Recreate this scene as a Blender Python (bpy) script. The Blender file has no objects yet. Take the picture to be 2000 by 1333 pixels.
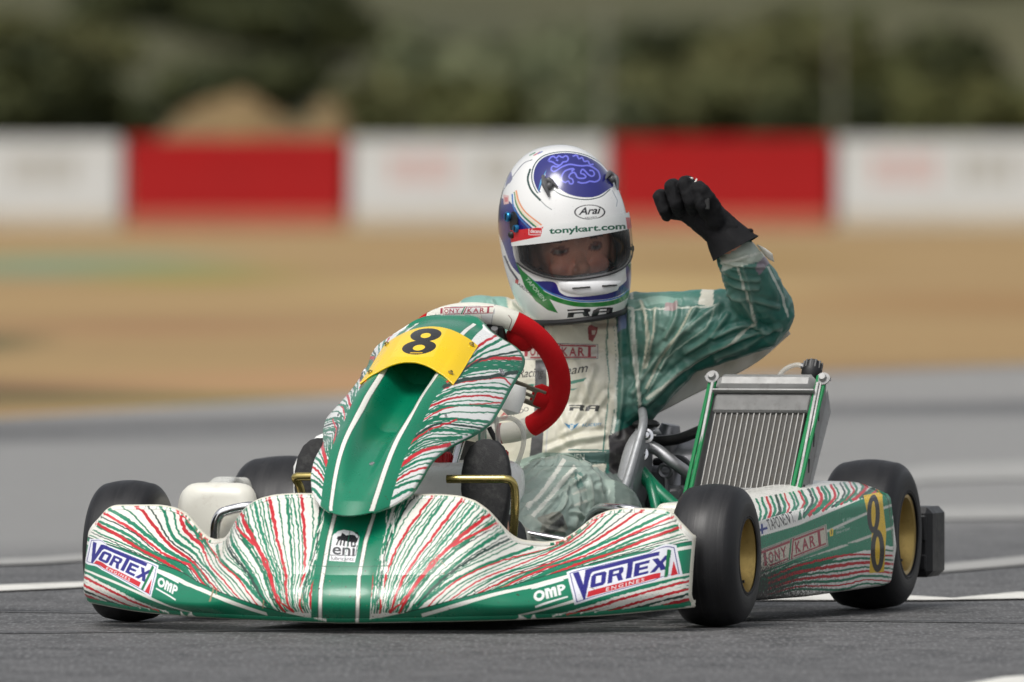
import bpy, math, random, bmesh
import numpy as np
from mathutils import Vector, Matrix, kdtree, noise as mnoise
random.seed(7)
RNG = np.random.RandomState(11)
R = math.radians
scn = bpy.context.scene
COL = scn.collection

# ------------------------------------------------------------------ camera
FPX = 31700.0                       # focal length in photo pixels (2000 wide): a 570 mm telephoto
CAMX, CAMY, CAMZ = 0.167, -30.0, 1.0
PITCH = math.atan((666.5 - 163.0) / FPX)
cam_d = bpy.data.cameras.new('camera')
cam = bpy.data.objects.new('camera', cam_d); COL.objects.link(cam)
cam.location = (CAMX, CAMY, CAMZ)
cam.rotation_euler = (math.pi/2 - PITCH, 0, 0)
cam_d.sensor_width = 36.0; cam_d.sensor_fit = 'HORIZONTAL'
cam_d.lens = FPX / 2000.0 * 36.0
cam_d.clip_start = 0.5; cam_d.clip_end = 2000.0
cam_d.dof.use_dof = True
cam_d.dof.focus_distance = 30.1
cam_d.dof.aperture_fstop = 6.0
cam_d.dof.aperture_blades = 9
scn.camera = cam

# ------------------------------------------------------------------ light: bright overcast day
SUN_EL, SUN_AZ = R(58), R(200)
w = bpy.data.worlds.new('World'); scn.world = w; w.use_nodes = True
nt = w.node_tree; nt.nodes.clear()
sky = nt.nodes.new('ShaderNodeTexSky'); sky.sky_type = 'NISHITA'; sky.sun_disc = False
sky.sun_elevation = SUN_EL; sky.sun_rotation = SUN_AZ
sky.air_density = 1.0; sky.dust_density = 4.0; sky.ozone_density = 1.0
hs = nt.nodes.new('ShaderNodeHueSaturation'); hs.inputs['Saturation'].default_value = 0.22
hs.inputs['Value'].default_value = 1.0
bg = nt.nodes.new('ShaderNodeBackground'); bg.inputs['Strength'].default_value = 0.15
wo = nt.nodes.new('ShaderNodeOutputWorld')
nt.links.new(sky.outputs[0], hs.inputs['Color']); nt.links.new(hs.outputs[0], bg.inputs[0]); nt.links.new(bg.outputs[0], wo.inputs[0])
sl = bpy.data.lights.new('sun', 'SUN'); sl.energy = 1.5; sl.angle = R(25); sl.color = (1.0, 0.97, 0.92)
so = bpy.data.objects.new('sun', sl); COL.objects.link(so)
sd = Vector((-0.35, -0.55, 1.0)).normalized()        # towards the sun: above, a little behind the camera's left
so.rotation_euler = sd.to_track_quat('Z', 'Y').to_euler()
sky.sun_elevation = math.asin(sd.z); sky.sun_rotation = math.atan2(sd.x, sd.y)
scn.view_settings.view_transform = 'Standard'; scn.view_settings.look = 'None'
scn.view_settings.exposure = -0.06; scn.view_settings.gamma = 1.0
scn.cycles.max_bounces = 8; scn.cycles.transparent_max_bounces = 16

# ------------------------------------------------------------------ kart frame
# local X = driver's left, Y = backwards along the kart, Z = up; the kart is turned 15 degrees
YAW = R(-15.0)
CT, ST = math.cos(YAW), math.sin(YAW)
def l2w(P):
    P = np.asarray(P, float); x, y, z = P[..., 0], P[..., 1], P[..., 2]
    return np.stack([x*CT - y*ST, x*ST + y*CT, z], -1)
def w2l(P):
    P = np.asarray(P, float); x, y, z = P[..., 0], P[..., 1], P[..., 2]
    return np.stack([x*CT + y*ST, -x*ST + y*CT, z], -1)
SP, CP = math.sin(PITCH), math.cos(PITCH)
def w2px(P):
    P = np.asarray(P, float)
    dx, dy, dz = P[..., 0]-CAMX, P[..., 1]-CAMY, P[..., 2]-CAMZ
    dep = dy*CP - dz*SP; up = dy*SP + dz*CP
    return np.stack([1000 + FPX*dx/dep, 666.5 - FPX*up/dep], -1)
def l2px(P): return w2px(l2w(P))
def ray(px, py):
    a, b = (px-1000)/FPX, (666.5-py)/FPX
    return np.array([a, CP + b*SP, -SP + b*CP])
def at(px, py, X=None, Y=None, Z=None):
    """kart-frame point on one of the kart's own planes that the photo shows at px,py"""
    o = w2l([CAMX, CAMY, CAMZ]); d = w2l(ray(px, py))
    if X is not None: t = (X-o[0])/d[0]
    elif Y is not None: t = (Y-o[1])/d[1]
    else: t = (Z-o[2])/d[2]
    return o + d*t
def gnd(px, py, Z=0.0):
    """world point on the ground seen at px,py"""
    d = ray(px, py); t = (Z-CAMZ)/d[2]
    return np.array([CAMX, CAMY, CAMZ]) + d*t

# ------------------------------------------------------------------ materials
def lin(c):
    c = np.asarray(c, float)/255.0
    return np.where(c <= .04045, c/12.92, ((c+.055)/1.055)**2.4)
def rgb(r, g, b): return tuple(lin((r, g, b)))
def newmat(name):
    m = bpy.data.materials.new(name); m.use_nodes = True
    nt = m.node_tree; b = nt.nodes['Principled BSDF']; return m, nt, b
def mixcol(nt, fac, a, b, mode='MIX'):
    n = nt.nodes.new('ShaderNodeMix'); n.data_type = 'RGBA'; n.blend_type = mode
    for k, v in ((0, fac), (6, a), (7, b)):
        if hasattr(v, 'links'): nt.links.new(v, n.inputs[k])
        elif isinstance(v, (int, float)): n.inputs[k].default_value = v
        else: n.inputs[k].default_value = (*v[:3], 1)
    return n.outputs[2]
def noise_node(nt, scale, detail=4, rough=.55, vec=None, dist=0):
    n = nt.nodes.new('ShaderNodeTexNoise'); n.inputs['Scale'].default_value = scale
    n.inputs['Detail'].default_value = detail; n.inputs['Roughness'].default_value = rough
    n.inputs['Distortion'].default_value = dist
    if vec is not None: nt.links.new(vec, n.inputs['Vector'])
    return n.outputs[0]
def obj_vec(nt, scale=(1, 1, 1), rot=(0, 0, 0)):
    t = nt.nodes.new('ShaderNodeTexCoord'); m = nt.nodes.new('ShaderNodeMapping')
    m.inputs['Scale'].default_value = scale; m.inputs['Rotation'].default_value = rot
    nt.links.new(t.outputs['Object'], m.inputs['Vector']); return m.outputs[0]
def ramp(nt, fac, lo, hi, clo=(0, 0, 0), chi=(1, 1, 1)):
    r = nt.nodes.new('ShaderNodeValToRGB'); nt.links.new(fac, r.inputs[0])
    r.color_ramp.elements[0].position = lo; r.color_ramp.elements[0].color = (*clo, 1)
    r.color_ramp.elements[1].position = hi; r.color_ramp.elements[1].color = (*chi, 1)
    return r.outputs[0]
def bump(nt, b, h, strength=.2, dist=.002, prev=None):
    n = nt.nodes.new('ShaderNodeBump'); n.inputs['Strength'].default_value = strength
    n.inputs['Distance'].default_value = dist; nt.links.new(h, n.inputs['Height'])
    if prev is not None: nt.links.new(prev, n.inputs['Normal'])
    nt.links.new(n.outputs[0], b.inputs['Normal']); return n.outputs[0]
def mat(name, col, rough=.5, metal=0, var=.12, vscale=30, bmp=0, bscale=200, coat=0, dirt=0, dirtcol=(.05, .04, .03), spec=.5, bdist=.001):
    m, nt, b = newmat(name); v = obj_vec(nt)
    n = noise_node(nt, vscale, 5, .6, v)
    c0 = tuple(max(0, x*(1-var)) for x in col); c1 = tuple(min(1, x*(1+var)) for x in col)
    c = mixcol(nt, n, c0, c1)
    if dirt:
        d = ramp(nt, noise_node(nt, vscale*2.3, 8, .72, v), .52, .72)
        dm = nt.nodes.new('ShaderNodeMath'); dm.operation = 'MULTIPLY'; dm.inputs[1].default_value = dirt
        nt.links.new(d, dm.inputs[0]); c = mixcol(nt, dm.outputs[0], c, dirtcol)
    nt.links.new(c, b.inputs['Base Color'])
    rr = nt.nodes.new('ShaderNodeMapRange'); nt.links.new(noise_node(nt, vscale*1.7, 6, .7, v), rr.inputs[0])
    rr.inputs[1].default_value = .3; rr.inputs[2].default_value = .7
    rr.inputs[3].default_value = max(.03, rough-.09); rr.inputs[4].default_value = min(1, rough+.09)
    nt.links.new(rr.outputs[0], b.inputs['Roughness'])
    b.inputs['Metallic'].default_value = metal; b.inputs['Coat Weight'].default_value = coat
    b.inputs['Specular IOR Level'].default_value = spec
    if bmp: bump(nt, b, noise_node(nt, bscale, 4, .6, v), bmp, bdist)
    return m
def paintmat(name, rough=.32, coat=.35, dirt=.5, grime=True, bmp=.05, bscale=14, dirtcol=(.05, .035, .02)):
    """painted surface: the livery is stored on the mesh; nodes add specks, grime and small dents"""
    m, nt, b = newmat(name); v = obj_vec(nt)
    a = nt.nodes.new('ShaderNodeAttribute'); a.attribute_name = 'paint'
    c = a.outputs['Color']
    c = mixcol(nt, .10, c, mixcol(nt, noise_node(nt, 9, 6, .6, v), (.75, .72, .66), (1, 1, 1)), 'MULTIPLY')
    if dirt:
        sp = ramp(nt, noise_node(nt, 260, 3, .5, v), .65, .70)
        zone = ramp(nt, noise_node(nt, 7, 4, .6, v), .45, .7)
        mm = nt.nodes.new('ShaderNodeMath'); mm.operation = 'MULTIPLY'; nt.links.new(sp, mm.inputs[0]); nt.links.new(zone, mm.inputs[1])
        m2 = nt.nodes.new('ShaderNodeMath'); m2.operation = 'MULTIPLY'; m2.inputs[1].default_value = dirt; nt.links.new(mm.outputs[0], m2.inputs[0])
        c = mixcol(nt, m2.outputs[0], c, dirtcol)
        sc = ramp(nt, noise_node(nt, 26, 9, .75, v, 1.5), .60, .78)
        m3 = nt.nodes.new('ShaderNodeMath'); m3.operation = 'MULTIPLY'; m3.inputs[1].default_value = dirt*.35; nt.links.new(sc, m3.inputs[0])
        c = mixcol(nt, m3.outputs[0], c, (.16, .12, .08))
    nt.links.new(c, b.inputs['Base Color'])
    rr = nt.nodes.new('ShaderNodeMapRange'); nt.links.new(noise_node(nt, 22, 6, .7, v), rr.inputs[0])
    rr.inputs[1].default_value = .3; rr.inputs[2].default_value = .7
    rr.inputs[3].default_value = max(.03, rough-.08); rr.inputs[4].default_value = min(1, rough+.12)
    nt.links.new(rr.outputs[0], b.inputs['Roughness'])
    b.inputs['Coat Weight'].default_value = coat; b.inputs['Coat Roughness'].default_value = .12
    bump(nt, b, noise_node(nt, bscale, 3, .5, v), bmp, .004)
    return m

# ------------------------------------------------------------------ mesh helpers
class G:
    """collects polygons for one mesh"""
    def __init__(s): s.v = []; s.f = []; s.m = []; s.n = 0
    def add(s, V, F, mi=0):
        V = np.asarray(V, float).reshape(-1, 3); b = s.n
        s.v.append(V); s.n += len(V)
        for f in F: s.f.append([i+b for i in f]); s.m.append(mi)
        return s
    def verts(s): return np.concatenate(s.v) if s.v else np.zeros((0, 3))
    def box(s, c, size, rot=None, mi=0, bev=0.0):
        c = np.array(c, float); h = np.array(size, float)/2
        if bev > 0:
            bev = min(bev, h.min()*.95)
            V = []; idx = {}
            for sx in (-1, 1):
                for sy in (-1, 1):
                    for sz in (-1, 1):
                        for ax in range(3):
                            p = np.array([sx, sy, sz])*h
                            for k in range(3):
                                if k != ax: p[k] -= np.sign(p[k])*bev
                            idx[(sx, sy, sz, ax)] = len(V); V.append(p)
            F = []
            for ax in range(3):
                a, b2 = [k for k in range(3) if k != ax]
                for sg in (-1, 1):
                    q = []
                    for (p1, p2) in ((-1, -1), (1, -1), (1, 1), (-1, 1)):
                        s3 = [0]*3; s3[ax] = sg; s3[a] = p1; s3[b2] = p2; q.append(idx[(*s3, ax)])
                    F.append(q)
            for ax in range(3):           # edges
                a, b2 = [k for k in range(3) if k != ax]
                for p1 in (-1, 1):
                    for p2 in (-1, 1):
                        q = []
                        for (sg, axx) in ((-1, a), (1, a), (1, b2), (-1, b2)):
                            s3 = [0]*3; s3[ax] = sg; s3[a] = p1; s3[b2] = p2; q.append(idx[(*s3, axx)])
                        F.append(q)
            for sx in (-1, 1):
                for sy in (-1, 1):
                    for sz in (-1, 1): F.append([idx[(sx, sy, sz, k)] for k in range(3)])
            V = np.array(V)
        else:
            V = np.array([[x, y, z] for x in (-1, 1) for y in (-1, 1) for z in (-1, 1)])*h
            F = [[0, 1, 3, 2], [4, 6, 7, 5], [0, 4, 5, 1], [2, 3, 7, 6], [0, 2, 6, 4], [1, 5, 7, 3]]
        if rot is not None: V = V @ np.array(rot).T
        return s.add(V + c, F, mi)
    def tube(s, P, r, n=12, cap=True, mi=0, closed=False, flat=None):
        P = np.asarray(P, float); m = len(P)
        rr = np.full(m, r) if np.isscalar(r) else np.asarray(r, float)
        if closed: T = np.roll(P, -1, 0) - np.roll(P, 1, 0)
        else: T = np.gradient(P, axis=0)
        T /= np.linalg.norm(T, axis=1)[:, None] + 1e-12
        up = np.array([0, 0, 1.0]) if abs(T[0][2]) < .9 else np.array([1.0, 0, 0])
        N = np.cross(T[0], up); N /= np.linalg.norm(N); V = []
        for i in range(m):
            N = N - T[i]*np.dot(N, T[i]); N /= np.linalg.norm(N)+1e-12
            B = np.cross(T[i], N)
            for k in range(n):
                a = 2*math.pi*k/n; V.append(P[i] + rr[i]*(math.cos(a)*N + math.sin(a)*B*(flat or 1)))
        F = []
        for i in range(m if closed else m-1):
            j = (i+1) % m
            for k in range(n): F.append([i*n+k, i*n+(k+1) % n, j*n+(k+1) % n, j*n+k])
        if cap and not closed: F.append(list(range(n))[::-1]); F.append([(m-1)*n+k for k in range(n)])
        return s.add(V, F, mi)
    def lathe(s, prof, c, axis=(1, 0, 0), n=48, mi=0, closed=False):
        """prof: list of (radius, offset along axis)"""
        a = np.array(axis, float); a /= np.linalg.norm(a)
        u = np.cross(a, [0, 0, 1.0] if abs(a[2]) < .9 else [0, 1.0, 0]); u /= np.linalg.norm(u); w_ = np.cross(a, u)
        V = []
        for (r, o) in prof:
            for k in range(n):
                t = 2*math.pi*k/n; V.append(np.array(c) + a*o + r*(math.cos(t)*u + math.sin(t)*w_))
        F = []; m = len(prof)
        for i in range(m if closed else m-1):
            j = (i+1) % m
            for k in range(n): F.append([i*n+k, i*n+(k+1) % n, j*n+(k+1) % n, j*n+k])
        return s.add(V, F, mi)
    def ball(s, c, r, n=16, m=10, mi=0):
        r = np.ones(3)*r; V = [np.array(c)+[0, 0, r[2]]]; F = []
        for i in range(1, m):
            t = math.pi*i/m
            for k in range(n):
                a = 2*math.pi*k/n; V.append(np.array(c)+r*[math.sin(t)*math.cos(a), math.sin(t)*math.sin(a), math.cos(t)])
        V.append(np.array(c)-[0, 0, r[2]])
        for k in range(n): F.append([0, 1+k, 1+(k+1) % n])
        for i in range(m-2):
            for k in range(n): F.append([1+i*n+k, 1+(i+1)*n+k, 1+(i+1)*n+(k+1) % n, 1+i*n+(k+1) % n])
        L = len(V)-1
        for k in range(n): F.append([L, 1+(m-2)*n+(k+1) % n, 1+(m-2)*n+k])
        return s.add(V, F, mi)
    def prism(s, poly, n_vec, mi=0):
        """closed polygon of 3-D points extruded by n_vec"""
        P = np.array(poly, float); k = len(P); V = np.concatenate([P, P+np.array(n_vec)])
        F = [list(range(k))[::-1], [k+i for i in range(k)]] + [[i, (i+1) % k, k+(i+1) % k, k+i] for i in range(k)]
        return s.add(V, F, mi)
ORIG = {}
def make_obj(name, me, mats, parent=None, smooth=True, auto=35):
    o = bpy.data.objects.new(name, me); COL.objects.link(o)
    for m in (mats if isinstance(mats, (list, tuple)) else [mats]): me.materials.append(m)
    if parent is not None: o.parent = parent
    me.polygons.foreach_set('use_smooth', [smooth]*len(me.polygons))
    if smooth and auto and len(me.polygons) < 60000:
        me.set_sharp_from_angle(angle=R(auto))
    return o
def root_offset(p):
    while p is not None:
        if p.name in ORIG: return ORIG[p.name]
        p = p.parent
    return np.zeros(3)
def build(g, name, mats, parent=None, smooth=True, auto=35, recalc=True):
    me = bpy.data.meshes.new(name)
    V = g.verts() - root_offset(parent)
    me.from_pydata(V.tolist(), [], g.f)
    if len(set(g.m)) > 1: me.polygons.foreach_set('material_index', g.m)
    me.update()
    if recalc:
        bm = bmesh.new(); bm.from_mesh(me); bmesh.ops.recalc_face_normals(bm, faces=bm.faces); bm.to_mesh(me); bm.free()
    return make_obj(name, me, mats, parent, smooth, auto)
def gridmesh(P, name, mats, parent=None, cols=None, closed_u=False, keep=None, flip=False):
    """P[nv,nu,3] -> mesh of quads with the livery in the colour attribute"""
    nv, nu = P.shape[:2]; idx = np.arange(nv*nu).reshape(nv, nu)
    a, b, c, d = idx[:-1, :-1], idx[:-1, 1:], idx[1:, 1:], idx[1:, :-1]
    Q = np.stack([a, b, c, d], -1).reshape(-1, 4)
    if flip: Q = Q[:, ::-1]
    if keep is not None: Q = Q[keep.reshape(-1)]
    V = P.reshape(-1, 3) - root_offset(parent)
    return rawmesh(V, Q, name, mats, parent, cols)
def rawmesh(V, Q, name, mats, parent, cols=None, auto=0):
    me = bpy.data.meshes.new(name); k = Q.shape[1]
    me.vertices.add(len(V)); me.vertices.foreach_set('co', V.astype(np.float32).ravel())
    me.loops.add(Q.size); me.loops.foreach_set('vertex_index', Q.astype(np.int32).ravel())
    me.polygons.add(len(Q)); me.polygons.foreach_set('loop_start', (np.arange(len(Q))*k).astype(np.int32))
    me.update(calc_edges=True); me.validate()
    if cols is not None:
        at_ = me.color_attributes.new('paint', 'FLOAT_COLOR', 'POINT')
        c4 = np.ones((len(V), 4), np.float32); c4[:, :3] = cols.reshape(-1, 3)
        at_.data.foreach_set('color', c4.ravel())
    return make_obj(name, me, mats, parent, True, auto)
def empty(name, loc=(0, 0, 0), rz=0, label=None, cat=None, group=None, parent=None):
    o = bpy.data.objects.new(name, None); COL.objects.link(o); o.empty_display_size = .1
    o.location = loc; o.rotation_euler = (0, 0, rz)
    if parent is not None: o.parent = parent
    return tag(o, label, cat, group)
def tag(o, label=None, cat=None, group=None, kind=None):
    if label: o['label'] = label
    if cat: o['category'] = cat
    if group: o['group'] = group
    if kind: o['kind'] = kind
    return o
def spline(P, n=40, closed=False):
    """Catmull-Rom through the points"""
    P = np.asarray(P, float); m = len(P)
    if closed: Q = np.concatenate([P[-1:], P, P[:2]])
    else: Q = np.concatenate([2*P[:1]-P[1:2], P, 2*P[-1:]-P[-2:-1]])
    segs = m if closed else m-1; out = []
    for t in np.linspace(0, segs, n, endpoint=not closed):
        i = min(int(t), segs-1); f = t-i; a, b, c, d = Q[i:i+4]
        out.append(.5*((2*b)+(-a+c)*f+(2*a-5*b+4*c-d)*f*f+(-a+3*b-3*c+d)*f**3))
    return np.array(out)
def smooth_interp(x, xs, ys, sig=.01):
    """interpolate knots then round the corners"""
    g = np.linspace(min(xs)-.1, max(xs)+.1, 3000); y = np.interp(g, xs, ys)
    k = max(1, int(3*sig/(g[1]-g[0]))); ker = np.exp(-.5*(np.arange(-k, k+1)*(g[1]-g[0])/sig)**2); ker /= ker.sum()
    y2 = np.convolve(np.pad(y, k, mode='edge'), ker, 'valid'); return np.interp(x, g, y2)

# ------------------------------------------------------------------ livery painting
_glyph = {}
def text_tris(s, bold=0.0, shear=0.0, space=1.0):
    """outline of a word as triangles, unit cap height, origin at its lower left; returns (tris[n,3,2], width)"""
    key = (s, bold, shear, space)
    if key in _glyph: return _glyph[key]
    cu = bpy.data.curves.new('t', 'FONT'); cu.body = s; cu.offset = bold; cu.shear = shear; cu.space_character = space
    cu.resolution_u = 4
    o = bpy.data.objects.new('t', cu); COL.objects.link(o)
    dg = bpy.context.evaluated_depsgraph_get(); me = o.evaluated_get(dg).to_mesh()
    me.calc_loop_triangles()
    V = np.array([v.co[:2] for v in me.vertices]); T = np.array([t.vertices for t in me.loop_triangles])
    tr = V[T]; o.evaluated_get(dg).to_mesh_clear(); bpy.data.objects.remove(o); bpy.data.curves.remove(cu)
    x0, x1 = tr[..., 0].min(), tr[..., 0].max(); y0 = 0.0; H = .70
    tr = (tr - [x0, y0])/H; _glyph[key] = (tr, (x1-x0)/H); return _glyph[key]

def stroke_poly(P, wd, jag=0.0, step=3.0, rng=RNG):
    """outline polygon of a hand-cut stripe along points P (source units)"""
    P = np.asarray(P, float); L = np.r_[0, np.cumsum(np.linalg.norm(np.diff(P, axis=0), axis=1))]
    n = max(3, int(L[-1]/step)); s = np.linspace(0, L[-1], n)
    C = np.stack([np.interp(s, L, P[:, 0]), np.interp(s, L, P[:, 1])], -1)
    T = np.gradient(C, axis=0); T /= np.linalg.norm(T, axis=1)[:, None]+1e-9; N = np.stack([-T[:, 1], T[:, 0]], -1)
    wv = np.interp(s/L[-1], np.linspace(0, 1, len(np.atleast_1d(wd))), np.atleast_1d(wd))/2
    if jag:
        wob = rng.randn(n)*jag*.8; wob = .65*wob+.35*np.roll(wob, 1); e1 = np.maximum(wv+rng.randn(n)*jag*.32, .6); e2 = np.maximum(wv+rng.randn(n)*jag*.32, .6)
    else: wob = np.zeros(n); e1 = e2 = wv
    A = C + N*(e1+wob)[:, None]; B = C - N*(e2-wob)[:, None]
    return np.concatenate([A, B[::-1]])

class Paint:
    """paint on a parametric surface: polygons given as seen on the photo are carried onto the surface's own
    (row, column) coordinates and rasterised there"""
    def __init__(s, P, base, ss=2, parts=None, coarse=4):
        s.P = P; s.nv, s.nu = P.shape[:2]; s.ss = ss
        s.cv = np.empty((s.nv*ss, s.nu*ss, 3), np.float32); s.cv[:] = lin(base) if max(base) > 1.01 else base
        px = l2px(P); s.px = px
        Tu = np.gradient(P, axis=1); Tv = np.gradient(P, axis=0); Nn = np.cross(Tu, Tv)
        cd = w2l([CAMX, CAMY, CAMZ]) - P; fc = (Nn*cd).sum(-1)
        s.front = fc*np.sign(np.median(fc)) > 0
        ii, jj = np.mgrid[0:s.nv:coarse, 0:s.nu:coarse]; ii = ii.ravel(); jj = jj.ravel()
        k = s.front[ii, jj]; ii, jj = ii[k], jj[k]
        s.kd = kdtree.KDTree(len(ii)); s.ij = np.stack([ii, jj], -1)
        for n_, (i, j) in enumerate(zip(ii, jj)): s.kd.insert((px[i, j, 0], px[i, j, 1], 0), n_)
        s.kd.balance()
        s.gu = np.gradient(px, axis=1); s.gv = np.gradient(px, axis=0)
    def uv(s, pts):
        pts = np.asarray(pts, float).reshape(-1, 2); out = np.zeros_like(pts)
        for n_, (x, y) in enumerate(pts):
            _, k, _ = s.kd.find((x, y, 0)); i, j = s.ij[k]
            fi, fj = float(i), float(j)
            for _ in range(2):
                a, b = min(max(int(round(fi)), 0), s.nv-1), min(max(int(round(fj)), 0), s.nu-1)
                J = np.stack([s.gv[a, b], s.gu[a, b]], -1); d = np.array([x, y]) - s.px[a, b]
                det = J[0, 0]*J[1, 1]-J[0, 1]*J[1, 0]
                if abs(det) < 1e-6: break
                di = (J[1, 1]*d[0]-J[0, 1]*d[1])/det; dj = (-J[1, 0]*d[0]+J[0, 0]*d[1])/det
                fi, fj = a+min(max(di, -12), 12), b+min(max(dj, -12), 12)
            out[n_] = (fj, fi)
        return out
    def fill_uv(s, polys, col, alpha=1.0, mask=None):
        H, W = s.cv.shape[:2]; ss = s.ss
        polys = [np.asarray(p, float)*ss + (ss-1)*.5*0 for p in polys]
        allp = np.concatenate(polys); y0 = max(0, int(math.floor(allp[:, 1].min()))); y1 = min(H-1, int(math.ceil(allp[:, 1].max())))
        x0 = max(0, int(math.floor(allp[:, 0].min()))); x1 = min(W-1, int(math.ceil(allp[:, 0].max())))
        if y1 < y0 or x1 < x0: return
        D = np.zeros((y1-y0+1, x1-x0+2), np.int32)
        rows_, xs_ = [], []
        for p in polys:
            q = np.roll(p, -1, 0)
            for (ax, ay), (bx, by) in zip(p, q):
                if ay == by: continue
                if ay > by: ax, ay, bx, by = bx, by, ax, ay
                r0, r1 = max(y0, math.ceil(ay)), min(y1, math.ceil(by)-1)
                if r1 < r0: continue
                rr = np.arange(r0, r1+1); rows_.append(rr); xs_.append(ax+(rr-ay)*(bx-ax)/(by-ay))
        if not rows_: return
        rr = np.concatenate(rows_)-y0; xx = np.clip(np.ceil(np.concatenate(xs_)).astype(int)-x0, 0, D.shape[1]-1)
        np.add.at(D, (rr, xx), 1)
        M = (np.cumsum(D, axis=1) % 2 == 1)[:, :-1]
        if mask is not None: M = M & mask[y0:y1+1, x0:x1+1]
        sub = s.cv[y0:y1+1, x0:x1+1]; c = np.array(lin(col) if max(col) > 1.01 else col, np.float32)
        sub[M] = sub[M]*(1-alpha) + c*alpha
    def fill(s, pts, col, alpha=1.0, mirror=False, mask=None, dens=6.0, sm=0):
        """pts: outline on the photo"""
        P = np.asarray(pts, float)
        if sm: P = spline(P, sm, True)
        elif dens:
            out = []
            for a, b in zip(P, np.roll(P, -1, 0)):
                k = max(1, int(np.linalg.norm(b-a)/dens)); out.append(a+(b-a)*np.linspace(0, 1, k, endpoint=False)[:, None])
            P = np.concatenate(out)
        U = s.uv(P); s.fill_uv([U], col, alpha, mask)
        if mirror:
            U2 = U.copy(); U2[:, 0] = s.nu-1-U2[:, 0]; s.fill_uv([U2], col, alpha, mask[:, ::-1] if mask is not None else None)
    def stroke(s, pts, wd, col, jag=0, step=3.0, alpha=1.0, mirror=False, mask=None, curve=0, rng=RNG):
        P = spline(pts, curve) if curve else np.asarray(pts, float)
        s.fill(stroke_poly(P, wd, jag, step, rng), col, alpha, mirror, mask, dens=0)
    def tris(s, tr, o, ex, ey, col, alpha=1.0):
        """tr in a unit frame -> photo affine frame -> surface"""
        q = np.asarray(o)+tr[..., :1]*np.asarray(ex)+tr[..., 1:2]*np.asarray(ey)
        U = s.uv(q.reshape(-1, 2)).reshape(-1, 3, 2); s.fill_uv(list(U), col, alpha)
    def text(s, t, a, b, h, col, bold=0.0, shear=0.0, space=1.0, fit=True, alpha=1.0, up=None):
        """t set between photo points a (lower left) and b (lower right), cap height h pixels"""
        tr, wdt = text_tris(t, bold, shear, space); a, b = np.array(a, float), np.array(b, float)
        ex = (b-a)/wdt; d = (b-a)/np.linalg.norm(b-a)
        ey = (np.array(up, float) if up is not None else np.array([d[1], -d[0]]))*h
        s.tris(tr, a, ex, ey, col, alpha)
    def shape(s, polys, quad, col, alpha=1.0):
        """polygons in a unit square [0..1]^2 (y up) placed in quad = photo points (ll, lr, ur, ul)"""
        ll, lr, ur, ul = [np.array(q, float) for q in quad]; out = []
        for p in polys:
            p = np.asarray(p, float); pp = []
            for a, b in zip(p, np.roll(p, -1, 0)):
                pp.append(a+(b-a)*np.linspace(0, 1, 4, endpoint=False)[:, None])
            p = np.concatenate(pp); x, y = p[:, :1], p[:, 1:]
            out.append(s.uv(ll*(1-x)*(1-y)+lr*x*(1-y)+ur*x*y+ul*(1-x)*y))
        s.fill_uv(out, col, alpha)
    def cols(s):
        ss = s.ss; c = s.cv.reshape(s.nv, ss, s.nu, ss, 3).mean((1, 3)); return c
# ================================================================== SETTING
def ground_mat(name, c1, c2, c3, streak=(1, 1, 1), rough=.8, sc=1.0, fine=180, coarse_amt=.5, spec=.35):
    m, nt, b = newmat(name); v = obj_vec(nt); vs = obj_vec(nt, streak)
    big = noise_node(nt, .35*sc, 4, .55, vs); mid = noise_node(nt, 3.2*sc, 6, .65, vs); fi = noise_node(nt, fine, 3, .6, v)
    c = mixcol(nt, ramp(nt, big, .35, .65), c1, c2)
    c = mixcol(nt, ramp(nt, mid, .4, .75), c, c3)
    f2 = nt.nodes.new('ShaderNodeMath'); f2.operation = 'MULTIPLY'; f2.inputs[1].default_value = coarse_amt
    nt.links.new(ramp(nt, fi, .35, .8), f2.inputs[0])
    c = mixcol(nt, f2.outputs[0], c, tuple(min(1, x*1.9+.02) for x in c3))
    nt.links.new(c, b.inputs['Base Color']); b.inputs['Roughness'].default_value = rough
    b.inputs['Specular IOR Level'].default_value = spec
    if streak[0] < .3:
        mo = noise_node(nt, 14, 6, .75, obj_vec(nt, (.6, .35, 1))); c = mixcol(nt, ramp(nt, mo, .42, .68), c, tuple(x*.50 for x in c3)); gr = noise_node(nt, 120, 3, .65, obj_vec(nt, (1, .11, 1))); c = mixcol(nt, ramp(nt, gr, .50, .68), c, tuple(x*2.8 for x in c3)); nt.links.new(c, b.inputs['Base Color'])
    bump(nt, b, fi, .5, .004)
    return m
M_earth = ground_mat('dry_earth', rgb(154, 124, 82), rgb(134, 106, 70), rgb(156, 132, 88), (.35, 1, 1), .95, .35, 20, .3)
def add_patches(m, items):
    """soft-edged worn or green patches of the ground itself, each (x, y, rx, ry, colour)"""
    nt = m.node_tree; b = nt.nodes['Principled BSDF']; src = b.inputs['Base Color'].links[0].from_socket
    tc = nt.nodes.new('ShaderNodeTexCoord')
    for (x, y, rx, ry, c, amt) in items:
        mp = nt.nodes.new('ShaderNodeMapping'); mp.vector_type = 'TEXTURE'
        mp.inputs['Location'].default_value = (x, y, 0); mp.inputs['Scale'].default_value = (rx, ry, 50)
        nt.links.new(tc.outputs['Object'], mp.inputs['Vector'])
        g = nt.nodes.new('ShaderNodeTexGradient'); g.gradient_type = 'SPHERICAL'; nt.links.new(mp.outputs[0], g.inputs[0])
        k = nt.nodes.new('ShaderNodeMath'); k.operation = 'MULTIPLY'; k.use_clamp = True; k.inputs[1].default_value = 2.2*amt
        nt.links.new(g.outputs['Fac'], k.inputs[0]); src = mixcol(nt, k.outputs[0], src, c)
    nt.links.new(src, b.inputs['Base Color'])
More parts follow.
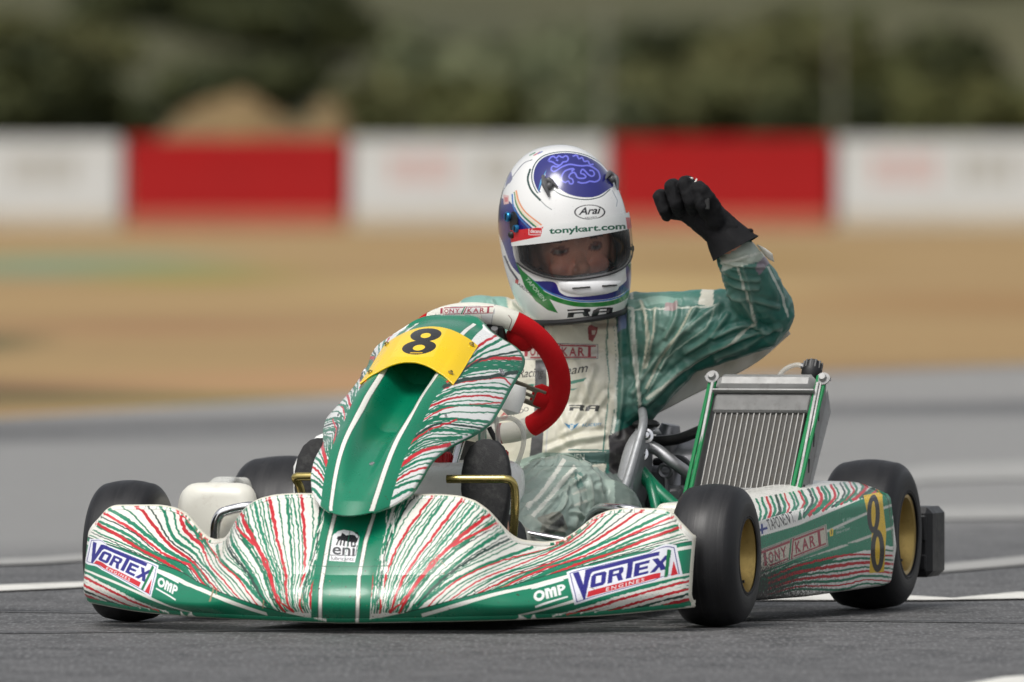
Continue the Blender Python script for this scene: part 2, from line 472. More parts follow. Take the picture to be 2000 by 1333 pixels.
add_patches(M_earth, [(-2.3, 60, 1.2, 7, rgb(118, 134, 104), .9), (-1.5, 55, .8, 5, rgb(140, 130, 62), .6), (-1.75, 22.5, 1.0, 3.2, rgb(104, 78, 52), .8),
    (-1.9, 33, .35, 4, rgb(84, 82, 48), .5), (-1.3, 37, 1.3, 3, rgb(146, 108, 74), .5), (1.4, 62, 1.2, 5, rgb(140, 112, 62), .6), (2.4, 44, 1.5, 6, rgb(146, 112, 70), .5), (.4, 50, 1.6, 5, rgb(184, 160, 104), .5), (-.2, 25, 1.6, 3, rgb(170, 130, 92), .5), (2.2, 27, 1.5, 2, rgb(120, 88, 54), .6), (-1.2, 21.8, 1.6, 1.1, rgb(112, 104, 60), .6)])
g = G(); S = 60
g.add([[-S*8, -60, -.006], [S*8, -60, -.006], [S*8, 900, -.006], [-S*8, 900, -.006]], [[0, 1, 2, 3]])
tag(build(g, 'ground', M_earth, smooth=False), kind='structure')

# asphalt of the track: its far edge crosses the view at a slight angle
M_asph = ground_mat('asphalt', rgb(88, 88, 88), rgb(102, 101, 100), rgb(76, 76, 76), (.22, 1.3, 1), .62, 1.6, 260, .4, .45)
def add_bands(m, bands):
    """long lanes of lighter worn asphalt laid along the track, (y at x=0, slope, half width, colour, amount)"""
    nt = m.node_tree; b = nt.nodes['Principled BSDF']; src = b.inputs['Base Color'].links[0].from_socket
    tc = nt.nodes.new('ShaderNodeTexCoord'); sx = nt.nodes.new('ShaderNodeSeparateXYZ'); nt.links.new(tc.outputs['Object'], sx.inputs[0])
    wob = noise_node(nt, .5, 3, .6, obj_vec(nt, (.4, .6, 1)))
    for (y0, sl_, hw, c, amt) in bands:
        a = nt.nodes.new('ShaderNodeMath'); a.operation = 'MULTIPLY_ADD'; a.inputs[1].default_value = -sl_; nt.links.new(sx.outputs[0], a.inputs[0]); nt.links.new(sx.outputs[1], a.inputs[2])
        s_ = nt.nodes.new('ShaderNodeMath'); s_.operation = 'SUBTRACT'; s_.inputs[1].default_value = y0; nt.links.new(a.outputs[0], s_.inputs[0])
        w_ = nt.nodes.new('ShaderNodeMath'); w_.operation = 'MULTIPLY_ADD'; w_.inputs[1].default_value = hw*.9; nt.links.new(wob, w_.inputs[0]); nt.links.new(s_.outputs[0], w_.inputs[2])
        ab = nt.nodes.new('ShaderNodeMath'); ab.operation = 'ABSOLUTE'; nt.links.new(w_.outputs[0], ab.inputs[0])
        mr = nt.nodes.new('ShaderNodeMapRange'); mr.interpolation_type = 'SMOOTHSTEP'; nt.links.new(ab.outputs[0], mr.inputs[0])
        mr.inputs[1].default_value = hw; mr.inputs[2].default_value = hw*.55; mr.inputs[3].default_value = 0; mr.inputs[4].default_value = amt
        src = mixcol(nt, mr.outputs[0], src, c, 'MULTIPLY' if y0 < 0 else 'MIX')
    nt.links.new(src, b.inputs['Base Color'])
add_bands(M_asph, [(14.5, 1.2, 7.5, rgb(146, 145, 142), .8), (24.0, 1.2, 4.0, rgb(156, 154, 150), .7), (-14, 0, 15.6, rgb(100, 100, 101), 1.0)])
eL, eC, eR = gnd(-300, 835), gnd(1000, 752), gnd(2300, 700)
eLL = eC + (eL-eC)*12; eRR = eC + (eR-eC)*12
g = G()
g.add([[-90, -60, 0], [90, -60, 0], [eRR[0], eRR[1], 0], [eC[0], eC[1], 0], [eLL[0], eLL[1], 0]], [[0, 1, 2, 3, 4]])
tag(build(g, 'track_surface', M_asph, smooth=False), kind='structure')
# painted lines
M_line = mat('line_paint', rgb(226, 224, 216), .6, var=.08, vscale=6, dirt=.7, dirtcol=rgb(140, 138, 134), bmp=.3, bscale=150)
M_line2 = mat('worn_line_paint', rgb(158, 157, 153), .65, var=.1, vscale=3, dirt=.8, dirtcol=rgb(128, 127, 125))
def line(pts, name, m, z=.004):
    g = G(); P = [gnd(x, y) for x, y in pts]; g.add([[p[0], p[1], z] for p in P], [list(range(len(P)))])
    tag(build(g, name, m, smooth=False), kind='structure')
line([(-300, 1158), (170, 1140), (330, 1139), (900, 1138), (900, 1146), (330, 1147), (170, 1150), (-300, 1172)], 'white_line', M_line)
line([(-400, 1108), (80, 1092), (260, 1078), (600, 1060), (600, 1072), (260, 1092), (80, 1104), (-400, 1122)], 'white_line', M_line2)
line([(1440, 1176), (1660, 1160), (1860, 1172), (1990, 1160), (2400, 1160), (2400, 1173), (1990, 1173), (1820, 1176), (1560, 1176)], 'white_line', M_line)
line([(1560, 1146), (1840, 1106), (2400, 1048), (2400, 1070), (1840, 1121), (1560, 1160)], 'white_line', M_line2)
line([(1500, 1008), (1840, 994), (2400, 988), (2400, 1010), (1840, 1018), (1500, 1022)], 'white_line', M_line2)
line([(1500, 950), (1820, 912), (2400, 888), (2400, 925), (1820, 944), (1500, 966)], 'white_line', M_line2)
line([(1880, 1342), (1960, 1327), (2300, 1300), (2300, 1360)], 'white_line', M_line)
# tar joint across the track
M_tar = mat('tar_joint', rgb(40, 40, 41), .5, var=.2)
for (a, b, h) in (((-300, 1193), (2300, 1221), 1.6), ((-300, 1186), (1200, 1214), 1.0), ((-200, 1240), (1250, 1226), 1.6)):
    P = [gnd(*a), gnd(*b)]; ys = [p[1] for p in P]
    g = G(); hh = .012*h
    g.add([[P[0][0], P[0][1]-hh, .003], [P[1][0], P[1][1]-hh, .003], [P[1][0], P[1][1]+hh, .003], [P[0][0], P[0][1]+hh, .003]], [[0, 1, 2, 3]])
    tag(build(g, 'track_joint', M_tar, smooth=False), kind='structure')

# ---- plastic barrier blocks standing in a row on the dry ground
BY = 82.0; BS = FPX/(BY+30)            # pixels per metre at the barrier
M_bw = mat('barrier_white_plastic', rgb(186, 187, 184), .5, var=.05, vscale=3, dirt=.25, dirtcol=rgb(150, 140, 120))
M_br = mat('barrier_red_plastic', rgb(150, 8, 7), .5, var=.1, vscale=3, dirt=.15, dirtcol=rgb(120, 30, 20))
M_br.node_tree.nodes['Principled BSDF'].inputs['Specular IOR Level'].default_value = .15
M_bf = mat('dusty_red_plastic', rgb(176, 104, 82), .8, var=.2, vscale=5); M_bg = mat('dusty_white_plastic', rgb(192, 184, 168), .8, var=.1, vscale=5)
M_pr = mat('faded_red_print', rgb(206, 176, 172), .6, var=.1, vscale=6)
M_pg = mat('faded_grey_print', rgb(178, 177, 170), .6, var=.1, vscale=6)
def bx_px(x): return CAMX + (x-1000)/BS
def barrier(x0, x1, m, label, prints=()):
    a, b = bx_px(x0), bx_px(x1); w_ = b-a; H = .62
    root = empty('barrier_block', ((a+b)/2, BY, 0), 0, label, 'barrier', 'plastic barrier blocks in a row beyond the track')
    ORIG[root.name] = np.array([(a+b)/2, BY, 0.0])
    cx = (a+b)/2; g = G()
    prof = [(-.24, 0.0), (-.24, .14), (-.15, .30), (-.13, .57), (-.11, .62), (.11, .62), (.13, .57), (.15, .30), (.24, .14), (.24, 0)]
    poly = [[cx-w_/2+.012, BY+p[0], p[1]] for p in prof]; g.prism(poly, [w_-.024, 0, 0])
    sh = build(g, 'shell', m, root, auto=50)
    g = G(); g.tube([[cx+w_/2-.004, BY, .1], [cx+w_/2-.004, BY, .58]], .03); build(g, 'hinge_post', m, root)
    g = G(); g.box([cx, BY-.243, .055], [w_-.03, .012, .11], bev=.004); build(g, 'dusty_foot', M_bf if m is M_br else M_bg, root)
    for (p0, p1, z0, z1, pm) in prints:
        g = G(); xa, xb = bx_px(p0), bx_px(p1); n = max(2, int((xb-xa)/.11)); sw = (xb-xa)/n
        for k in range(n):
            if k % 5 == 4: continue
            g.box([xa+(k+.5)*sw, BY-.145-.004, (z0+z1)/2], [sw*.62, .006, z1-z0], bev=.002)
        build(g, 'printed_lettering', pm, root)
PRT = [(760, 885, .30, .52, M_pr), (930, 1010, .30, .52, M_pg)]
barrier(-640, -215, M_br, 'red plastic barrier block far left, mostly outside the picture')
barrier(-205, 238, M_bw, 'white plastic barrier block at the left edge beyond the dry grass', [(20, 150, .30, .52, M_pg)])
barrier(246, 676, M_br, 'red plastic barrier block left of the helmet, below the tan earth mound')
barrier(684, 1184, M_bw, 'white plastic barrier block partly hidden behind the driver\'s helmet', PRT)
barrier(1192, 1626, M_br, 'red plastic barrier block directly behind the raised gloved fist')
barrier(1634, 2120, M_bw, 'white plastic barrier block at the right edge beyond the dry grass', [(1700, 1830, .30, .52, M_pr), (1870, 1985, .30, .52, M_pg)])
barrier(2128, 2560, M_br, 'red plastic barrier block beyond the right edge of the picture')
# slim posts behind the barriers
M_post = mat('post_grey', rgb(120, 120, 112), .7)
def fence_post(x, yb, lab):
    g = G(); X = bx_px(x)*(30+yb)/(BY+30); g.tube([[X, yb, 0], [X, yb, 1.55]], .014, 8); g.box([X, yb, 1.56], [.04, .04, .02], bev=.004)
    tag(build(g, 'fence_post', M_post), lab, 'post', 'slim posts behind the barriers')
fence_post(1178, 84, 'slim grey post behind the joint between white and red blocks')
fence_post(1632, 84, 'slim grey post behind the raised elbow side')
# ---- rising hillside behind
M_hill = ground_mat('hillside_earth', rgb(80, 76, 50), rgb(56, 58, 38), rgb(76, 76, 48), (1, 1, 1), .95, .8, 6, .3)
nx, ny = 160, 90; gx = np.linspace(-60, 60, nx); gy = np.linspace(86, 330, ny); P = np.zeros((ny, nx, 3))
for j, y in enumerate(gy):
    for i, x in enumerate(gx):
        z = -.01 + max(0, (y-88))*.062 + .35*mnoise.noise(Vector((x*.25, y*.06, 0)))*min(1, (y-86)/8)
        P[j, i] = (x, y, z)
tag(gridmesh(P, 'hillside', M_hill), kind='structure')
# tan earth mound just behind the first red block
def mound(cx, cy, rx, ry, h, lab, seed):
    n, m_ = 48, 20; V = np.zeros((m_, n+1, 3))
    for j in range(m_):
        r = j/(m_-1)
        for i in range(n+1):
            a = 2*math.pi*(i % n)/n; x, y = cx+math.cos(a)*r*rx, cy+math.sin(a)*r*ry
            hh = h*(math.cos(r*math.pi)*.5+.5)*(1+.35*mnoise.noise(Vector((x*1.7+seed, y*1.2, seed)))) + .05*mnoise.noise(Vector((x*6, y*6, seed)))*(1-r)
            V[j, i] = (x, y, hh-.02)
    o = gridmesh(V, 'earth_mound', M_mound); tag(o, lab, 'mound', 'heaps of tan earth behind the barrier')
M_mound = ground_mat('mound_earth', rgb(118, 98, 68), rgb(98, 82, 56), rgb(126, 104, 68), (1, 1, 1), .95, 2, 20, .3)
k2 = (30+87)/FPX
mound(CAMX+(400-1000)*k2, 87, 1.0, 2.0, .90, 'taller tan earth heap above the left part of the red block', 3.1)
mound(CAMX+(640-1000)*k2, 87.6, .55, 2.0, .88, 'smaller bright tan earth heap above the right end of the left red block', 8.7)
mound(CAMX+(520-1000)*k2, 86.2, 1.2, 1.8, .86, 'low wide earth heap between the two taller ones', 5.2)
# ---- bushes and small trees
def leafmat(name, c1, c2, c3):
    m, nt, b = newmat(name); oi = nt.nodes.new('ShaderNodeObjectInfo'); gi = nt.nodes.new('ShaderNodeNewGeometry')
    c = mixcol(nt, gi.outputs['Random Per Island'], c1, c2); c = mixcol(nt, ramp(nt, noise_node(nt, 2.5, 3, .5, obj_vec(nt)), .4, .65), c, c3)
    nt.links.new(c, b.inputs['Base Color']); b.inputs['Roughness'].default_value = .7
    b.inputs['Specular IOR Level'].default_value = .2
    return m
LM = [leafmat('leaf_dark', rgb(58, 63, 38), rgb(45, 51, 31), rgb(70, 73, 42)),
      leafmat('leaf_olive', rgb(93, 95, 59), rgb(79, 82, 51), rgb(102, 100, 65)),
      leafmat('leaf_grey', rgb(107, 114, 86), rgb(93, 100, 73), rgb(114, 116, 86)),
      leafmat('leaf_moss', rgb(86, 88, 51), rgb(75, 79, 45), rgb(95, 93, 54)),
      leafmat('leaf_dry', rgb(123, 100, 73), rgb(98, 80, 58), rgb(109, 88, 70))]
M_bark = mat('bark', rgb(74, 62, 50), .9, var=.3, vscale=12)
def bush(name, x, y, z, rx, rz, mi, lab, grp, n=1500, trunk=True, seed=0, leaf=.11):
    rg = np.random.RandomState(seed+5)
    root = empty(name, (x, y, z), 0, lab, 'bush' if name == 'bush' else 'tree', grp); ORIG[root.name] = np.array([x, y, z])
    g = G()
    for k in range(5):
        a = rg.rand()*6.28; e = np.array([x+math.cos(a)*rx*.5, y+math.sin(a)*rx*.4, z+rz*(.7+.5*rg.rand())])
        mid = (np.array([x, y, z])+e)/2+rg.randn(3)*.05*rx
        g.tube(spline([[x, y, z-.1], mid, e], 7), np.linspace(.05, .012, 7)*rx, 6)
    build(g, 'trunk', M_bark, root)
    cl = rg.randn(11, 3); cl /= np.linalg.norm(cl, axis=1)[:, None]
    cl = cl*np.array([rx*.6, rx*.6, rz*.5])*(.5+.7*rg.rand(11, 1)) + [x, y, z+rz]
    cr = (.28+.3*rg.rand(11))
    k = rg.randint(0, 11, n); d = rg.randn(n, 3); d /= np.linalg.norm(d, axis=1)[:, None]
    C = cl[k] + d*(cr[k]*(.55+.45*rg.rand(n)**.4))[:, None]*[rx, rx, rz*.85]
    C[:, 2] = np.maximum(C[:, 2], z+.02)
    U = rg.randn(n, 3); U /= np.linalg.norm(U, axis=1)[:, None]; W = np.cross(U, d); W /= np.linalg.norm(W, axis=1)[:, None]+1e-9
    s_ = (leaf*(.6+.8*rg.rand(n)))[:, None]
    V = np.stack([C-U*s_, C+W*s_*.55, C+U*s_, C-W*s_*.55], 1).reshape(-1, 3) - ORIG[root.name]
    Q = np.arange(4*n).reshape(n, 4)
    rawmesh(V, Q, 'crown' if name != 'bush' else 'foliage', LM[mi], root)
def hz(y): return max(0, (y-88))*.062
def place(px, py_mid, yb, rpx, hpx, mi, lab, seed, name='bush'):
    """a shrub that stands on the hillside"""
    k = (30+yb)/FPX; x = CAMX+(px-1000)*k; rx = rpx*k*1.25; z = hz(yb)-.05
    ztop = CAMZ - (py_mid-hpx-163)*k; rz = max(.3, (ztop-z)/1.75)
    bush(name, x, yb, z, rx, rz, mi, lab, 'shrubs and small trees on the hillside', n=int(1900+rx*700), seed=seed, leaf=.09+.05*rx)
kinds = ['dark evergreen bush', 'olive green bush', 'pale grey-green bush', 'mossy green bush', 'dry brown bush']
spots = [ # px, mid y, world y, half width px, half height px, kind, where
 (60, 190, 92, 150, 70, 0, 'low behind the white block at the left edge'), (180, 200, 95, 120, 60, 0, 'left of the tan earth heap'),
 (30, 110, 105, 200, 60, 1, 'above the left white block'), (60, 20, 130, 160, 60, 4, 'in the top left corner'), (230, 60, 118, 130, 80, 3, 'high left, beside the dry brown one'),
 (330, 60, 112, 150, 90, 0, 'large and tall above the left earth heap'), (520, 60, 110, 170, 100, 0, 'tallest above the gap between two earth heaps'),
 (470, 150, 100, 150, 50, 0, 'in the dip behind the earth heaps'), (620, 100, 108, 120, 60, 0, 'up the slope behind the bright earth heap'), (700, 40, 125, 140, 60, 3, 'upper centre left of the dry patch'),
 (800, 130, 98, 90, 60, 2, 'rounded, above the white block left of the helmet'), (860, 210, 93, 120, 40, 3, 'low, just above the middle white block'), (960, 150, 97, 110, 60, 2, 'just left above the helmet'),
 (870, 40, 132, 60, 60, 4, 'narrow, at the dry patch in the top centre'), (980, 40, 126, 110, 60, 0, 'behind the dry patch at the top'), (740, 200, 92, 80, 40, 1, 'at the right foot of the earth heap'),
 (1080, 130, 98, 120, 70, 2, 'right above the helmet'), (1180, 40, 122, 170, 70, 3, 'upper right of the helmet'), (1150, 200, 93, 100, 40, 2, 'low behind the helmet top'),
 (1280, 190, 94, 130, 50, 1, 'low above the right red block'), (1300, 110, 104, 110, 40, 0, 'in the shaded hollow above the fist'), (1420, 180, 95, 140, 60, 1, 'wide, above the middle of the right red block'),
 (1400, 50, 120, 170, 70, 1, 'high above the right red block'), (1560, 110, 103, 150, 70, 1, 'above the right end of the red block'), (1600, 210, 92, 110, 40, 0, 'low at the right end of the red block'),
 (1720, 30, 124, 160, 60, 0, 'dark, upper right'), (1700, 170, 96, 110, 50, 3, 'left of the dark hollow at right'), (1880, 150, 98, 150, 80, 0, 'big dark, above the right white block'),
 (1940, 40, 118, 140, 70, 4, 'dry, in the top right corner'), (1990, 200, 93, 120, 50, 3, 'low at the right edge'), (1800, 210, 92, 80, 35, 3, 'small, just above the right white block'),
 (1520, 20, 150, 220, 60, 3, 'far up the hill right of centre'), (400, -10, 150, 220, 60, 3, 'far up the hill left of centre'), (1050, 0, 155, 220, 60, 3, 'far up the hill above the helmet'), (-60, -10, 150, 200, 70, 0, 'far up the hill at the left'), (2020, -10, 150, 200, 70, 0, 'far up the hill at the right'), (760, -10, 158, 200, 60, 1, 'far up the hill left of the dry patch')]
for i, (a, b_, c_, d_, e_, k_, w_) in enumerate(spots):
    place(a, b_, c_, d_, e_, k_, kinds[k_]+' '+w_, i, 'bush' if i % 4 else 'small_tree')
# ================================================================== KART
GREEN, RED, DARK, CREAM, WHITE = (2, 124, 90), (200, 30, 44), (34, 66, 56), (236, 235, 226), (240, 240, 236)
kart = empty('racing_kart', (0, 0, 0), YAW, 'green, white and red racing go-kart number 8 with gold wheel rims on the wet asphalt', 'go-kart')
M_paint = paintmat('bodywork_print', .3, .3, 1.0)
M_whitep = mat('white_plastic', rgb(228, 226, 214), .35, var=.05, vscale=8, dirt=.35, dirtcol=rgb(150, 130, 100), coat=.2)
M_black = mat('black_plastic', (.012, .012, .013), .45, var=.3, bmp=.1)
M_rubber = mat('rubber', (.014, .014, .015), .75, var=.3, bmp=.3, bscale=300, dirt=.3, dirtcol=(.08, .075, .07))
M_chrome = mat('chrome_tube', (.72, .72, .73), .16, 1, var=.08)
M_alu = mat('cast_aluminium', (.50, .50, .51), .42, .85, var=.15, bmp=.15, dirt=.3, dirtcol=(.12, .11, .1))
M_steel = mat('grey_steel', (.30, .30, .31), .4, .9, var=.2)
M_gold = mat('gold_anodised', rgb(176, 150, 88), .36, .7, var=.15, dirt=.3, dirtcol=(.08, .05, .02))
M_goldc = mat('gold_zinc', rgb(196, 178, 112), .22, .95, var=.2)
M_green = mat('green_frame_paint', rgb(8, 120, 84), .35, var=.15, coat=.3, dirt=.3)
M_redp = mat('red_plastic', rgb(196, 22, 34), .4, var=.1, coat=.2)
M_seat = mat('seat_fibreglass', (.34, .35, .36), .42, .35, var=.12, dirt=.3)
M_yel = mat('number_plate_yellow', rgb(250, 200, 8), .35, var=.04, coat=.3, dirt=.2)
M_hose = mat('black_hose', (.012, .012, .012), .35, var=.2)
def clearmat(name, col, alpha, rough=.15):
    m, nt, b = newmat(name); b.inputs['Base Color'].default_value = (*col, 1); b.inputs['Alpha'].default_value = alpha
    b.inputs['Roughness'].default_value = rough
    nt.links.new(mixcol(nt, noise_node(nt, 14, 5, .6, obj_vec(nt)), tuple(x*.85 for x in col), col), b.inputs['Base Color'])
    return m
M_tank = mat('milky_plastic', rgb(242, 242, 238), .3, var=.04, coat=.3)

M_clearhose = clearmat('clear_hose', (.8, .8, .74), .5)

# ---- wheels
def tyremat():
    m, nt, b = newmat('slick_tyre'); tc = nt.nodes.new('ShaderNodeTexCoord'); v = tc.outputs['Object']
    sx = nt.nodes.new('ShaderNodeSeparateXYZ'); nt.links.new(v, sx.inputs[0])
    cx = nt.nodes.new('ShaderNodeCombineXYZ'); nt.links.new(sx.outputs[0], cx.inputs[0])
    rad = nt.nodes.new('ShaderNodeVectorMath'); rad.operation = 'LENGTH'
    yz = nt.nodes.new('ShaderNodeCombineXYZ'); nt.links.new(sx.outputs[1], yz.inputs[1]); nt.links.new(sx.outputs[2], yz.inputs[2]); nt.links.new(yz.outputs[0], rad.inputs[0])
    nt.links.new(rad.outputs['Value'], cx.inputs[1])
    bands = noise_node(nt, 42, 4, .6, cx.outputs[0]); fine = noise_node(nt, 160, 3, .6, cx.outputs[0])
    c = mixcol(nt, ramp(nt, bands, .35, .72), (.005, .005, .006), (.015, .015, .017))
    c = mixcol(nt, ramp(nt, fine, .6, .8), c, (.034, .033, .033))
    gr = noise_node(nt, 60, 8, .75, v)
    c = mixcol(nt, ramp(nt, gr, .58, .75), c, (.034, .032, .030))
    nt.links.new(c, b.inputs['Base Color']); b.inputs['Specular IOR Level'].default_value = .5
    rr = nt.nodes.new('ShaderNodeMapRange'); nt.links.new(bands, rr.inputs[0]); rr.inputs[1].default_value = .3; rr.inputs[2].default_value = .7
    rr.inputs[3].default_value = .36; rr.inputs[4].default_value = .6; nt.links.new(rr.outputs[0], b.inputs['Roughness'])
    n1 = bump(nt, b, fine, .25, .0015); bump(nt, b, gr, .2, .001, n1)
    return m
M_tyre = tyremat()
def wheel(X, Y, r, w_, side, lab):
    """side=+1: the outside of the wheel faces +X"""
    root = empty('wheel', (X, Y, r), 0, parent=kart); root['label'] = lab; ORIG[root.name] = np.array([X, Y, r]); c = [X, Y, r]
    h = w_/2; g = G(); rr = r
    ri = .066 if r < .135 else .067
    half = []   # outer tread half profile from centre to bead
    for t in np.linspace(0, 1, 9): half.append((rr-.005*t*t, h*.58*t))
    for a in np.linspace(14, 88, 9): half.append((rr-.005-.040*(1-math.cos(R(a))), h*.58+.42*h*math.sin(R(a))))
    half += [(rr-.052, h*1.003), (rr-.058, h*.99), (ri+.012, h*.90), (ri+.004, h*.80), (ri, h*.74)]
    prof = [(a, -b) for a, b in half[::-1]] + half[1:]
    gro = []
    for (a, b) in prof:                       # shallow wear grooves
        gro.append((a, b))
    g.lathe(gro, c, (1, 0, 0), 96); 
    for s_ in (-1, 1):                        # raised rings on the side wall
        for (q, d) in ((rr-.062, .993), (rr-.058, .998)):
            g.tube([[X+s_*h*d*.985, Y+q*math.cos(t), r+q*math.sin(t)] for t in np.linspace(0, 2*math.pi, 72, endpoint=False)], .0018, 6, closed=True)
    tyre = build(g, 'tyre', M_tyre, root)
    g = G(); o = h*.80                         # rim: flange, barrel, centre disc
    for s_ in (-1, 1):
        pr = [(ri+.010, s_*(o+.003)), (ri+.012, s_*(o+.007)), (ri+.009, s_*(o+.010)), (ri+.003, s_*(o+.008)), (ri-.003, s_*(o-.004)), (ri-.006, s_*(o-.02)), (ri-.010, s_*(o*.45)), (ri-.014, s_*.012), (ri-.014, s_*.004)]
        g.lathe(pr, c, (1, 0, 0), 72)
        pr2 = [(ri+.010, s_*(o+.003)), (ri+.001, s_*(o-.002)), (ri-.004, s_*.004)]
        g.lathe(pr2, c, (1, 0, 0), 48)
    build(g, 'rim', M_gold, root)
    g = G(); g.lathe([(ri-.012, -.022), (ri-.02, -.014), (.034, -.008), (.030, .0), (.030, .012)], c, (side, 0, 0), 48)
    build(g, 'rim_disc', M_gold, root)
    g = G(); g.lathe([(.0, .030), (.012, .030), (.014, .027), (.024, .024), (.027, .01), (.029, -.04), (.0, -.04)], c, (side, 0, 0), 32)
    for k in range(3 if r < .135 else 3):
        a = 2*math.pi*k/3+.4; g.lathe([(0, .012), (.005, .012), (.006, .008), (.006, 0)], [X, Y+.024*math.cos(a)*1.55, r+.024*math.sin(a)*1.55], (side, 0, 0), 10)
    build(g, 'hub', M_steel, root)
    g = G(); o = h*.6; g.tube([[X+side*(o-.004), Y+(ri-.012)*math.cos(-1.2), r+(ri-.012)*math.sin(-1.2)], [X+side*(o+.012), Y+(ri-.014)*math.cos(-1.2), r+(ri-.014)*math.sin(-1.2)]], .0028, 8)
    build(g, 'valve', M_black, root)
    return root
wheel(.560, 0, .1315, .128, 1, 'front wheel on the near side')
wheel(-.562, 0, .1315, .128, -1, 'front wheel on the far side')
wheel(.598, 1.05, .1425, .150, 1, 'rear wheel on the near side')
wheel(-.552, 1.05, .1425, .190, -1, 'rear wheel on the far side')

# ---- nose fairing
NU, NV = 1180, 330
def nose_surface():
    s_ = np.linspace(-1, 1, NU); aX = np.abs(s_)*.60
    X = np.where(aX < .560, aX, .560+.014*np.sin(np.clip((aX-.560)/.04, 0, 1)*math.pi/2))
    wrap = np.clip((aX-.560)/.04, 0, 1)
    zt = smooth_interp(X, [0, .14, .175, .205, .230, .248, .264, .280, .313, .338, .362, .388, .412, .44, .525, .540, .549, .562, .575], [.2455, .2455, .243, .235, .218, .195, .173, .162, .157, .161, .178, .203, .2135, .2185, .218, .210, .195, .186, .165], .006)
    zb = smooth_interp(X, [0, .30, .45, .587], [.030, .036, .042, .056], .03)
    Yf = -.560 + .310*(X/.587)**2
    Yt = smooth_interp(X, [0, .15, .23, .265, .313, .36, .41, .54, .587], [-.385, -.378, -.400, -.372, -.29, -.245, -.215, -.240, -.235], .02)
    v = np.linspace(0, 1, NV)[:, None]
    lo, hi = .05, .965
    t = np.clip((v-lo)/(hi-lo), 0, 1)
    Z = zb + (zt-zb)*t
    lean = t**1.7 - .05*np.sin(np.clip(t/.35, 0, 1)*math.pi)
    tuck = .018*np.clip(1-t/.14, 0, 1)**2
    Y = Yf + lean*(Yt-Yf) + tuck
    # rounded rolled lips along the bottom and the top edge
    rl = .009; Xg = np.broadcast_to(X, Z.shape).copy()
    top = v > hi; a = np.clip((v-hi)/(1-hi), 0, 1)*math.pi*1.05
    Y = np.where(top, Y + rl*(1-np.cos(a)), Y); Z = np.where(top, Z + rl*.8*np.sin(a), Z)
    bot = v < lo; a = np.clip((lo-v)/lo, 0, 1)*math.pi*1.05
    Y = np.where(bot, Y + .012*(1-np.cos(a)), Y); Z = np.where(bot, Z - .008*np.sin(a), Z)
    Z = Z - .006*np.clip(t, 0, 1)
    # ends wrap backwards
    Y = Y + .022*wrap**2; 
    # shallow valley either side of the centre and slight pressed crease
    Y = Y + .010*np.exp(-((Xg-.07)/.02)**2)*t*(1-t)*2
    Y = Y - .010*np.exp(-((Xg-.31)/.05)**2)*np.sin(t*math.pi)
    Xs = np.sign(s_)*Xg
    return np.stack([Xs, Y, Z], -1)
PN = nose_surface(); N_ = Paint(PN, CREAM)
rg = np.random.RandomState(3)
def stripe_col(r):
    return RED if r < .27 else (DARK if r < .40 else GREEN)
